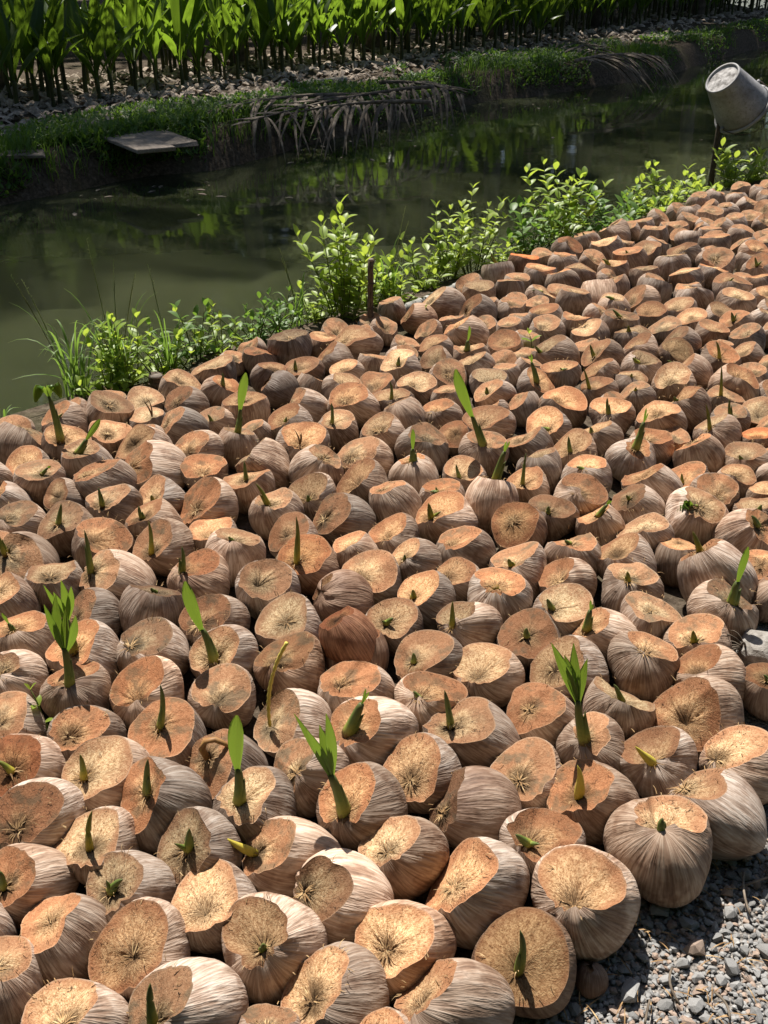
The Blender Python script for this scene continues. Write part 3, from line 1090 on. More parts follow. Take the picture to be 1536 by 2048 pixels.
def place_nuts():
    K = 0.90
    for n in NUTS:
        d = ray(n['bx'], n['by'])
        t = CAM_Z / (K * n['r'] / F_PX - d.z)
        R = t * n['r'] / F_PX
        R2 = min(max(R, .07), .150) * .7 + .3 * .104 if n['tint'] not in 'uU' or n['tint'] == '' else R
        t = (CAM_Z - K * R2) / -d.z
        n['R'], n['x'], n['y'] = R2 * float(np.interp(n['by'], [500, 1500], [.92, .965])), d.x * t, d.y * t
        n['lift'] = 0.0
        if n['tint'] == 'U':
            n['lift'] = .07
            t = (CAM_Z - K * R2 - .07) / -d.z
            n['x'], n['y'] = d.x * t, d.y * t
    X = np.array([[n['x'], n['y']] for n in NUTS]); R = np.array([n['R'] for n in NUTS])
    up = np.array([n['lift'] > 0 for n in NUTS])
    X0 = X.copy()
    for it in range(60):
        D = X[:, None] - X[None]
        L = np.sqrt((D ** 2).sum(-1)); np.fill_diagonal(L, 9)
        need = (R[:, None] + R[None]) * .90
        ov = np.clip(need - L, 0, None)
        ov[up] = 0; ov[:, up] = 0
        push = (D / L[..., None] * ov[..., None] * .25).sum(1)
        X = X + push + (X0 - X) * .04
    for n, p in zip(NUTS, X):
        n['x'], n['y'] = p
    # small ones wedged into the remaining gaps
    rg = np.random.default_rng(4)
    RR = np.array([n['R'] for n in NUTS]); added = 0
    for _ in range(9000):
        px, py = rg.uniform(-20, 1560), rg.uniform(400, 1950)
        p = ground_at(px, py, .07)
        if p.y > float(near_y(p.x)) - .48 or px > 1480 - (py - 1150) * .42 and py > 1150: continue
        dd = np.hypot(X[:, 0] - p.x, X[:, 1] - p.y)
        clear = float((dd - RR * .95).min())
        if clear < .058: continue
        R3 = min(.085, clear + .012)
        t = (ray(px, py).y) ; dep = p.y * CT - (p.z - CAM_Z) * ST
        rp = R3 * F_PX / dep
        X = np.vstack([X, [p.x, p.y]]); RR = np.append(RR, R3)
        NUTS.append(dict(bx=px, by=py, r=rp, fx=px + rg.uniform(-.3, .3) * rp, fy=py - .25 * rp, fr=rp * .8, ex=px + rg.uniform(-.3, .3) * rp, ey=py - .1 * rp,
                         typ='', tint=str(rg.choice(['', '', 'd', 'g'])), tip=None, R=R3, x=p.x, y=p.y, lift=0.0, filler=1))
        added += 1
    print('gap fillers', added)
    X0 = X
    print('nut shift', np.abs(X - X0).mean(), np.abs(X - X0).max())
place_nuts()

def sprout_parts(kind, base, tip, seed, R):
    """returns (stem MB, [leaf MB], tint) in world-oriented offsets from base"""
    rr = random.Random(seed)
    v = Vector(tip)
    L = max(v.length, .022)
    if v.length < .022: v = Vector((v.x, v.y, .022))
    side = Vector((v.z, 0, -v.x)).normalized() if abs(v.z) + abs(v.x) > 1e-6 else Vector((1, 0, 0))
    st, leaves, tint = MB(), [], (1, 1, 1)
    mid = v * .5 + side * L * rr.uniform(-.14, .14) + Vector((0, rr.uniform(-.03, .03) * L, .03 * L))
    k = min(1.25, R / .1)
    if kind in 'sb':
        r0 = (.0088 if L > .05 else .0085) * k * (1.15 if kind == 'b' else 1)
        r0 = min(r0, L * .28)
        pts = bez(-v * .12, mid, v, 9)
        st.tube(pts, [r0 * q for q in (1.15, 1.15, 1.0, .88, .8, .72, .6, .4, .05)], 8)
        # outer sheath scale hugging the base
        a = rr.uniform(0, 6.3)
        off = Vector((math.cos(a), math.sin(a), 0)) * r0 * .45
        sp = [p + off for p in bez(-v * .1, v * .3, v * rr.uniform(.5, .68) + off, 6)]
        st.tube(sp, [r0 * q for q in (.95, .95, .8, .6, .35, .04)], 6)
        if kind == 'b' and rr.random() < .6:
            w = Vector((rr.uniform(-1, 1), rr.uniform(-1, .3), .9)).normalized() * L * .7
            st.tube(bez((0, 0, 0), w * .5, w, 5), [r0 * q for q in (.8, .7, .55, .35, .05)], 6)
        if rr.random() < .25: tint = (1.5, 1.2, .8)
    elif kind == 'y':
        r0 = min(.0095 * k, L * .25)
        st.tube(bez(-v * .1, mid, v, 8), [r0 * q for q in (1, 1.25, 1.2, 1, .8, .6, .4, .05)], 8, along=[.2] * 8)
        tint = (1.9, 1.5, 1.2)
    elif kind in 'lLmw':
        frac = {'l': .40, 'L': .42, 'm': .68, 'w': .75}[kind]
        r0 = min(.0125 * k, L * .1)
        j = v * frac
        pts = bez(-v * .05, j * .5 + side * L * rr.uniform(-.03, .03), j, 8)
        st.tube(pts, [r0 * q for q in (1.3, 1.25, 1.1, 1, .92, .85, .75, .55)], 8)
        off = side * r0 * .5
        st.tube([p + off for p in bez((0, 0, 0), j * .3, j * .72 + off * 1.5, 6)], [r0 * q for q in (1.1, 1.05, .9, .7, .4, .05)], 6)
        rest = v - j
        nl = {'l': 1, 'L': 4, 'm': 2, 'w': 2}[kind]
        for i in range(nl):
            m = MB()
            if nl == 1: dirv = rest
            else:
                sp = (i - (nl - 1) / 2) * (.15 if kind == 'L' else .26)
                dirv = rest * rr.uniform(.55, 1.08) + side * sp * rest.length + Vector((0, rr.uniform(-.18, .18) * rest.length, 0))
                if kind == 'w': dirv = Vector((side.x * (1 if i else -.9) * .055, -.02, -.03 if i else -.05))
            q0 = j - rest * .12
            if kind == 'w':
                c = bez(q0, j + rest * 1.1 + Vector((dirv.x * .4, 0, .03)), j + rest * .5 + dirv, 9)
            else:
                c = bez(q0, j + dirv * .45 + side * rr.uniform(-.06, .06) * L, j + dirv, 9)
            wmax = (.23 if kind == 'l' else .15) * max(rest.length, .05)
            wmax = min(wmax, .052) if kind != 'w' else .045
            ws = [wmax * q for q in ((.16, .40, .62, .82, .95, 1, .96, .74, .22) if kind != 'L' else (.16, .42, .7, .9, 1, .95, .75, .45, .05))]
            bs = side + Vector((0, rr.uniform(-.5, .5), 0))
            m.blade(c, ws, bs, .22, 4 if kind in 'lLw' else 2)
            leaves.append(m)
    elif kind == 'c':
        c = [Vector((0, 0, 0)), Vector((-.01, 0, .03)), Vector((.0, 0, .055)), Vector((.025, 0, .06)), Vector((.05, 0, .045)), Vector((.065, 0, .025))]
        st.tube(c, [.009, .0095, .0085, .0075, .006, .002], 7, along=[0] * 6)
        tint = (2.2, 1.7, 1.6)
    elif kind == 'd':
        n = 26
        pts = bez((0, 0, 0), mid, v, n)
        st.tube(pts, [.0042 + .0016 * (i % 2) for i in range(n)], 6, along=[.18] * n)
        tint = (2.1, 1.65, 1.8)
    elif kind == 't':
        for i in range(3):
            w = v * rr.uniform(.6, 1) + side * rr.uniform(-.25, .25) * L
            st.tube(bez((0, 0, 0), w * .5 + side * .01, w, 5), [.004, .0035, .003, .002, .0005], 5, along=[0] * 5)
        tint = (.8, .7, .7)
    elif kind == 'g':
        st.tube(bez((0, 0, 0), v * .25, v * .4, 4), [.008, .007, .005, .003], 6)
        for i in range(4):
            m = MB()
            w = v * rr.uniform(.7, 1) + Vector((rr.uniform(-.05, .05), rr.uniform(-.04, .02), rr.uniform(0, .03)))
            m.blade(bez((0, 0, 0), w * .6 + Vector((0, 0, .02)), w, 7), [.008 * q for q in (.5, .9, 1, 1, .8, .5, .05)], side, .2)
            leaves.append(m)
    return st, leaves, tint

ORD = ['first', 'second', 'third', 'fourth', 'fifth', 'sixth', 'seventh', 'eighth', 'ninth', 'tenth', 'eleventh', 'twelfth']
# landmark coconuts: place in the photograph, how others refer to it, its own label
LANDMARKS = [
    (1171, 1808, 'the largest gravel-edge coconut', 'largest coconut at gravel edge, round tan cut face, woody stem stub, no sprout'),
    (1319, 1695, 'the hollow-eyed gravel-edge coconut', 'large gravel-edge coconut with short spike rising from a dark round hole'),
    (1028, 1941, 'the fuzzy dark-faced coconut', 'gravel-edge coconut with fuzzy dark brown cut face and thick spike sprout'),
    (725, 1618, 'the three-bladed sprout coconut', 'pale coconut carrying a dark sprout that opens into narrow upright blades'),
    (522, 1621, 'the straight folded-leaf coconut', 'coconut whose straight green stem ends in one tall folded leaf, lower left'),
    (1184, 1495, 'the ribbed three-leaf coconut', 'coconut near the gravel with tall ribbed three-leaf sprout, lower right'),
    (390, 1988, 'the bluish shaded front coconut', 'bottom-edge coconut with thin spike and smooth bluish grey husk'),
    (450, 1315, 'the broad striped-leaf coconut', 'coconut with one broad striped leaf leaning left on a slim stem'),
    (153, 1388, 'the fan-leaved sprout coconut', 'coconut with big fan of four bright green leaves near left edge'),
    (699, 1281, 'the reddish whole nut', 'smooth reddish brown whole nut lying on top of the others'),
    (1447, 1218, 'the long slender-leaf coconut', 'coconut near right edge with long slender closed leaf leaning right'),
    (1397, 1037, 'the crumpled-leaf coconut', 'pale coconut with crumpled dark green leaf bunch at its eye, right side'),
    (477, 887, 'the broad upright-leaf coconut', 'coconut near the weeds with one broad upright dark green leaf'),
    (133, 893, 'the wilted-leaf coconut', 'coconut near the canal edge with tall wilted drooping sprout, far left'),
    (969, 907, 'the tallest bright-leaf coconut', 'coconut with the tallest bright green folded leaf, middle of the bed'),
    (832, 953, 'the short oval-leaf coconut', 'coconut with one short oval leaf blade, left of the tallest sprout'),
    (982, 1007, 'the pale coconut with leaning sprout', 'smooth pale coconut with yellowish sprout leaning right from its top'),
    (1264, 920, 'the crooked-sprout coconut', 'split coconut with long crooked sprout rising from a yellow base'),
    (1448, 730, 'the upper orange-faced coconut', 'coconut with orange cut face and dark eye near right edge'),
    (1047, 527, 'the red-faced coconut', 'coconut with fresh red cut face beside the weeds at canal edge'),
    (579, 697, 'the dark grey edge coconut', 'dark grey weathered coconut standing at canal edge beside green weeds'),
    (1437, 573, 'the far dark-eyed pale coconut', 'broad coconut with withered dark stem at its lower rim, upper right'),
    (939, 667, 'the leafy sprout coconut below the pipe', 'coconut with slim dark leaf sprout below the grey pipe'),
    (753, 1478, 'the white-bodied leaf-tipped coconut', 'white-husked coconut with leaf-tipped dark sprout in a ragged eye'),
]
def look_of(n):
    t = n['tint']
    if t in ('u', 'U'): return 'whole uncut'
    return {'': 'tan', 'p': 'pale', 'g': 'grey', 'd': 'dark-faced', 'o': 'orange-faced', 'r': 'red-faced'}[t]
def sprout_of(n):
    return {'': 'unsprouted', 's': 'spike-sprouted', 'b': 'budding', 'l': 'leaf-sprouted', 'L': 'leafy', 'm': 'leaf-tipped', 'y': 'yellow-sprouted',
            'w': 'wilted-sprout', 'c': 'curled-sprout', 'd': 'speckled-stalk', 't': 'twiggy', 'g': 'grassy-sprouted'}[n['typ']]

def label_nuts(nuts):
    marks = []
    for px, py, ref, lab in LANDMARKS:
        c = min((q for q in nuts if 'label' not in q), key=lambda q: (q['bx'] - px) ** 2 + (q['by'] - py) ** 2)
        c['label'] = lab
        marks.append((c, ref))
    buckets = {}
    for n in nuts:
        if 'label' in n: continue
        c, ref = min(marks, key=lambda m: (m[0]['bx'] - n['bx']) ** 2 + ((m[0]['by'] - n['by']) * 1.3) ** 2)
        dx, dy = n['bx'] - c['bx'], (n['by'] - c['by']) * 1.35
        a = math.degrees(math.atan2(-dy, dx)) % 360
        dirn = ['right of', 'behind and right of', 'behind', 'behind and left of', 'left of', 'in front and left of', 'in front of', 'in front and right of'][int((a + 22.5) // 45) % 8]
        buckets.setdefault((ref, dirn), []).append((dx * dx + dy * dy, n))
    for (ref, dirn), lst in buckets.items():
        lst.sort(key=lambda q: q[0])
        for i, (_, n) in enumerate(lst):
            pos = 'next' if i == 0 else ORD[i]
            join = {'right of': 'right of', 'left of': 'left of'}.get(dirn, dirn)
            n['label'] = f"{look_of(n)} {sprout_of(n)} coconut, {pos} {join} {ref}"

def build_nuts():
    order = sorted(range(len(NUTS)), key=lambda i: -NUTS[i]['r'] * (1 if NUTS[i]['bx'] > -20 and 'filler' not in NUTS[i] else .3))
    singles = set(order[:300])
    label_nuts([NUTS[i] for i in sorted(singles)])
    far_h, far_f = [], []
    for i, n in enumerate(NUTS):
        g = np.random.default_rng(1000 + i)
        R = n['R']
        C = Vector((n['x'], n['y'], R * .92 + n['lift']))
        view = (Vector((0, 0, CAM_Z)) - C).normalized()
        right = Vector((0, 0, 1)).cross(view).normalized()
        upv = view.cross(right)
        d = math.sqrt(max(.05, 1 - min(.90, n['fr'] / n['r'] * float(np.interp(n['by'], [500, 1500], [.95, .88]))) ** 2))
        d = min(max(d, .50), .985)
        ox = (n['fx'] - n['bx']) / (n['r'] * max(d, .5))
        oy = (n['by'] - n['fy']) / n['r']
        toward = Vector((view.x, view.y, 0)).normalized()
        jx, jy = g.normal(0, .14, 2)
        kk = min(max(float(np.interp(n['by'], [420, 800, 1400], [.06, .09, .13])) + 1.0 * (.25 - oy), -.25), .85) + jy
        cut = Vector((0, 0, 1)) + right * max(-1.5, min(1.5, ox * 1.45 + jx)) + toward * kk
        cut.normalize()
        # eye on the cut plane
        er = ray(n['ex'] + (project(C)[0] - n['bx']), n['ey'] + (project(C)[1] - n['by']))
        cp = C + cut * d * R
        den = er.dot(cut)
        cam_p = Vector((0, 0, CAM_Z))
        E = cam_p + er * ((cp - cam_p).dot(cut) / den) if abs(den) > .05 else cp
        off = E - cp
        frad = math.sqrt(1 - d * d) * R
        if off.length > frad * .86: off *= frad * .86 / off.length
        E = cp + off
        pole = (E - C).normalized()
        q = pole.to_track_quat('Z', 'Y') @ Quaternion((0, 0, 1), g.uniform(0, 6.28))
        qi = q.inverted()
        res = (60, 22, 12) if n['r'] > 62 else ((44, 16, 9) if n['r'] > 42 else (30, 11, 6))
        husk, face, eye = make_nut(2000 + i * 7, R, qi @ cut, d, qi @ (E - C), res)
        tv = g.choice([g.uniform(.52, .85), g.uniform(.8, 1.15), g.uniform(.95, 1.2)]); warm = g.uniform(-.05, .08)
        ht = [c * tv * (1 + s * warm) for c, s in zip(HUSK_TINT[n['tint']], (1, 0, -1))]
        fv = g.uniform(.48, 1.08); warm = g.uniform(-.06, .14)  # random face tone: some dirt, the dark end paints in shaded, turned-away faces
        ft = [c * fv * (1 + s * warm) for c, s in zip(FACE_TINT[n['tint']], (.6, -.6, -1.4))]
        if i not in singles:
            far_h.append((husk, q, C, ht)); far_f.append((face, q, C, ft)); continue
        root = add_obj('coconut', None, None, None, (C.x, C.y, max(0.0, n['lift'] * .4)))
        root.empty_display_size = .05
        tag(root, n['label'], 'coconut', 'coconuts laid out to sprout beside the canal')
        lz = Vector((0, 0, C.z - root.location.z))
        h = add_obj('husk', husk, M_HUSK, root, lz, q); h.color = (*ht, 1)
        f = add_obj('cut_face' if n['tint'] not in ('u', 'U') else 'stem_scar', face, M_CUT, root, lz, q); f.color = (*ft, 1)
        if n['r'] > 40 and n['tint'] not in ('u', 'U'):
            rf = random.Random(i)
            nq = qi @ cut
            e1 = nq.orthogonal().normalized(); e2 = nq.cross(e1)
            m = MB()
            eo = Vector(eye)
            for _ in range(rf.choice([0, 6, 12, 20, 30])):
                a = rf.uniform(0, 6.283)
                dv = e1 * math.cos(a) + e2 * math.sin(a)
                s0, s1 = rf.uniform(.02, .10) * R, rf.uniform(.16, .42) * R
                p0 = eo + dv * s0 + nq * rf.uniform(-.01, .02) * R
                p1 = eo + dv * s1 + nq * rf.uniform(.01, .07) * R
                m.blade([p0, (p0 + p1) / 2 + nq * rf.uniform(0, .05) * R, p1], [R * .03, R * rf.uniform(.015, .03), R * .004], nq.cross(dv), .3)
            for _ in range(rf.choice([4, 8, 14])):
                a = rf.uniform(0, 6.283)
                dv = e1 * math.cos(a) + e2 * math.sin(a)
                p0 = nq * d * R + dv * frad * rf.uniform(.82, .98) + nq * .004
                p1 = p0 + (dv * rf.uniform(.3, 1) + nq * rf.uniform(-.3, .7) + e1 * rf.uniform(-.5, .5)).normalized() * R * rf.uniform(.08, .22)
                m.blade([p0, (p0 + p1) / 2 + nq * .004, p1], [R * .022, R * .016, R * .003], nq.cross(dv), .3)
            tag(add_obj('coir_fibres', m.mesh('coir_fibres'), M_FIBRE, root, lz, q), kind='stuff')
        if n['typ']:
            be = C + q @ Vector(eye)
            shift = (project(C)[0] - n['bx'], project(C)[1] - n['by'])
            tp = at_y(n['tip'][0] + shift[0], n['tip'][1] + shift[1], be.y - (0 if n['typ'] in 'lLmwsd' else .01)) - be
            st, leaves, tint = sprout_parts(n['typ'], be, tp, i, R)
            s = add_obj('sprout', st.mesh('sprout'), M_SPROUT, root, be - root.location); s.color = (*tint, 1)
            for lm in leaves:
                add_obj('leaf', lm.mesh('leaf'), M_SLEAF, s)
    # the small distant ones, one object
    for name, lst, mat in (('distant_husks', far_h, M_HUSK), ('distant_cut_faces', far_f, M_CUT)):
        bm = bmesh.new()
        for me, q, C, t in lst:
            me.transform(Matrix.Translation(C) @ q.to_matrix().to_4x4())
            bm.from_mesh(me)
        me = bpy.data.meshes.new(name)
        bm.to_mesh(me); bm.free()
        lst.append(me)
    root = add_obj('small_coconuts', None)
    tag(root, 'small coconuts at the back of the bed and wedged in gaps', 'coconuts', None, 'stuff')
    tag(add_obj('husks', far_h[-1], M_HUSK, root), kind='stuff')
    tag(add_obj('cut_faces', far_f[-1], M_CUT, root), kind='stuff')
build_nuts()
# ------------------------------------------------------------------ near bank: pipe, stakes, bucket, weeds
def stake(px, py0, py1, r, label, z=0.0, mat=M_DARKWOOD, lean=0.0, base_px=None):
    b = ground_at(base_px or px, py0, z)
    t = at_y(px + lean, py1, b.y)
    root = add_obj('wooden_stake', None, None, None, b)
    m = MB()
    h = t - b
    n = 9
    pts = [h * (i / (n - 1)) + Vector((random.uniform(-.004, .004), random.uniform(-.004, .004), 0)) for i in range(n)]
    pts[0] -= Vector((0, 0, .25))
    m.tube(pts, [r * random.uniform(.93, 1.07) for _ in range(n)], 9)
    add_obj('shaft', m.mesh('shaft'), mat, root)
    m = MB()
    m.tube([h - Vector((0, 0, .004)), h + Vector((0, 0, .006))], [r * .96, r * .8], 9)
    add_obj('cut_end', m.mesh('cut_end'), M_WOOD, root)
    for f in (.38, .7):
        m = MB(); m.tube([h * f - Vector((0, 0, r * .25)), h * f + Vector((0, 0, r * .25))], [r * 1.16, r * 1.12], 9)
        add_obj('node_ring', m.mesh('node_ring'), mat, root)
    return tag(root, label, 'stake')
stake(742, 672, 520, .017, 'dark wooden stake standing at canal edge among bright weeds', 0.0)
stake(312, 800, 752, .035, 'short dark hollow stump at canal edge behind left coconuts', -0.02)

# grey pipe holding the edge of the bed
def pipe(pxs, r, z, label, name, mat, nodes=True, cat='pipe'):
    pts = [ground_at(x, y, z) for x, y in pxs]
    base = pts[0].copy()
    root = add_obj(name, None, None, None, base)
    for i in range(len(pts) - 1):
        a, b = pts[i] - base, pts[i + 1] - base
        m = MB(); d = (b - a)
        k = max(3, int(d.length / .12))
        q = [a + d * (j / k) + Vector((0, 0, random.uniform(-.004, .004))) for j in range(k + 1)]
        m.tube(q, [r * random.uniform(.97, 1.03) for _ in q], 10)
        add_obj('length', m.mesh('length'), mat, root)
        if nodes:
            kk = max(1, int(d.length / .35))
            for j in range(1, kk + 1):
                c = a + d * (j / kk); u = d.normalized() * r * .35
                m = MB(); m.tube([c - u, c, c + u], [r * 1.03, r * 1.16, r * 1.03], 10)
                add_obj('joint', m.mesh('joint'), mat, root)
    return tag(root, label, cat)
pipe([(722, 650), (745, 642), (840, 606), (935, 566)], .028, .03, 'pale grey pipe along canal edge behind the coconuts', 'edge_pipe', M_PIPE)

def bucket():
    foot = ground_at(1424, 352, 0.0)
    top = at_y(1441, 232, foot.y)
    root = add_obj('wooden_pole', None, None, None, foot)
    m = MB(); h = top - foot
    m.tube([h * -.25, h * .25, h * .6, h * 1.08], [.026, .025, .023, .021], 9)
    add_obj('shaft', m.mesh('shaft'), M_DARKWOOD, root)
    m = MB(); m.tube([h * .42, h * .45], [.028, .028], 9)
    add_obj('node_ring', m.mesh('node_ring'), M_DARKWOOD, root)
    tag(root, 'dark wooden pole holding up the upturned bucket at canal edge', 'pole')
    c_base = at_y(1445, 156, foot.y - .12)
    view = (Vector((0, 0, CAM_Z)) - c_base).normalized()
    right = Vector((0, 0, 1)).cross(view).normalized(); up = view.cross(right)
    ax = (right * -.52 + up * .62 + view * .58).normalized()          # mouth -> base
    ppm = F_PX / (c_base.y * CT - (c_base.z - CAM_Z) * ST)
    rb, rm, L = 36 / ppm, 57 / ppm, 94 / ppm
    q = ax.to_track_quat('Z', 'Y')
    broot = add_obj('bucket', None, None, None, c_base, q)
    def lathe(prof, seg=48):
        V, Fc = [], []
        for r, z in prof:
            for k in range(seg):
                a = 2 * math.pi * k / seg
                V.append((r * math.cos(a), r * math.sin(a), z))
        for i in range(len(prof) - 1):
            for k in range(seg):
                k2 = (k + 1) % seg
                Fc.append((i * seg + k, i * seg + k2, (i + 1) * seg + k2, (i + 1) * seg + k))
        return V, Fc
    t = .012
    prof = [(rb * .86, -t), (rb * .90, 0.006), (rb, 0.006), (rb * 1.015, -.006), (rb * 1.03, -.03)]
    for k in range(1, 9):
        f = k / 8; prof.append((rb * 1.03 + (rm - rb * 1.03) * f ** .96, -.03 - (L - .03) * f))
    prof += [(rm - t, -L), (rm * .93, -L * .8), (rb * .98, -.05), (rb * .5, -.045), (.001, -.045)]
    V, Fc = lathe(prof)
    b = add_obj('wall', mesh_from('wall', V, Fc, True), M_BUCKET, broot)
    V, Fc = lathe([(.001, -t * .6), (rb * .45, -t * .7), (rb * .87, -t * .9)])
    for i, p in enumerate(V):
        V[i] = (p[0], p[1], p[2] + .006 * float(vnoise(p[0], p[1], 26, 2)))
    add_obj('bottom', mesh_from('bottom', V, Fc, True), M_BUCKETDIRT, broot)
    V, Fc = lathe([(rm + .001, -L + .02), (rm + .014, -L + .015), (rm + .016, -L + .002), (rm + .010, -L - .008), (rm - .004, -L - .006)])
    add_obj('rim', mesh_from('rim', V, Fc, True), M_BUCKET, broot)
    for s in (1, -1):
        m = MB(); m.tube([(0, s * (rm - .004), -L * .86), (0, s * (rm + .022), -L * .86)], [.018, .014], 8)
        add_obj('handle_lug', m.mesh('handle_lug'), M_BUCKET, broot)
    m = MB()
    m.tube([(math.sin(a) * (rm + .015) * .86 + .02, math.cos(a) * (rm + .015), -L * .86 - math.sin(a) * .16) for a in np.linspace(0, math.pi, 22)], [.004] * 22, 6)
    add_obj('handle', m.mesh('handle'), M_DARKWOOD, broot)
    tag(broot, 'dirty grey plastic bucket upside down and tilted on a pole', 'bucket')
bucket()

# ---- weeds on the near bank
def broad_weed(base, h, nst, spread, rr, mat=M_WEED, leaf=.055):
    root = add_obj('broadleaf_weed', None, None, None, base)
    ms, ml = MB(), MB()
    for s in range(max(3, int(nst * 1.15)) if nst > 1 else 1):
        a = rr.uniform(0, 6.3); sp = spread * rr.uniform(.2, 1.35)
        hh = h * rr.uniform(.4, 1.08)
        tip = Vector((math.cos(a) * sp, math.sin(a) * sp, hh))
        p0 = Vector((math.cos(a) * sp * .25, math.sin(a) * sp * .25, -.05))
        c = bez(p0, (p0 + tip) / 2 + Vector((rr.uniform(-.04, .04), rr.uniform(-.04, .04), hh * .1)), tip, 8)
        ms.tube(c, [.0042, .004, .0038, .0035, .003, .0027, .002, .001], 5)
        nn = max(4, int(hh / .05))
        az = rr.uniform(0, 3.1)
        for i in range(nn):
            f = .18 + .82 * (i / (nn - 1))
            k = f * 7; i0 = min(6, int(k)); p = c[i0].lerp(c[i0 + 1], k - i0)
            az += 1.57 + rr.uniform(-.3, .3)
            for sgn in (0, math.pi):
                b = az + sgn
                L = leaf * 1.2 * rr.uniform(.65, 1.3) * (1.0 if f < .9 else .75)
                el = rr.uniform(.0, .75) if f < .9 else rr.uniform(.6, 1.2)
                d = Vector((math.cos(b) * math.cos(el), math.sin(b) * math.cos(el), math.sin(el)))
                e = p + d * L
                side = d.cross(Vector((0, 0, 1)))
                if side.length < .01: side = Vector((1, 0, 0))
                ml.blade(bez(p, p + d * L * .55 + Vector((0, 0, L * .14)), e, 6), [L * .50 * q for q in (.12, .78, 1, .86, .5, .04)], side, .16,
                         along=[0, .2, .4, .6, .7, .8])
    add_obj('stem', ms.mesh('stem'), M_STEM, root)
    tag(add_obj('foliage', ml.mesh('foliage'), mat, root), kind='stuff')
    return root

def grass_clump(base, h, n, spread, rr, mat=M_GRASS, heads=0):
    root = add_obj('grass_clump', None, None, None, base)
    ml = MB()
    for i in range(n):
        a = rr.uniform(0, 6.3); sp = spread * rr.uniform(.2, 1)
        L = h * rr.uniform(.5, 1.1)
        b0 = Vector((rr.uniform(-.04, .04), rr.uniform(-.04, .04), -.03))
        e = b0 + Vector((math.cos(a) * sp, math.sin(a) * sp, L * rr.uniform(.45, 1)))
        mid = b0 + Vector((math.cos(a) * sp * .25, math.sin(a) * sp * .25, L * .85))
        w = rr.uniform(.007, .013)
        ml.blade(bez(b0, mid, e, 9), [w * q for q in (.6, .9, 1, 1, .95, .85, .65, .4, .05)], Vector((-math.sin(a), math.cos(a), 0)), .25)
    tag(add_obj('blades', ml.mesh('blades'), mat, root), kind='stuff')
    for i in range(heads):
        m = MB()
        a = rr.uniform(0, 6.3); e = Vector((math.cos(a) * spread * .6, math.sin(a) * spread * .6, h * rr.uniform(1.05, 1.3)))
        c = bez((0, 0, 0), e * .5 + Vector((0, 0, .05)), e, 8)
        m.tube(c, [.002] * 6 + [.0016, .001], 5)
        for k in range(12):
            p = c[5].lerp(c[7], k / 11); q = Vector((rr.uniform(-1, 1), rr.uniform(-1, 1), .8)) * .009
            m.tube([p, p + q], [.0022, .0006], 4)
        add_obj('seed_stalk', m.mesh('seed_stalk'), M_STEM, root)
    return root

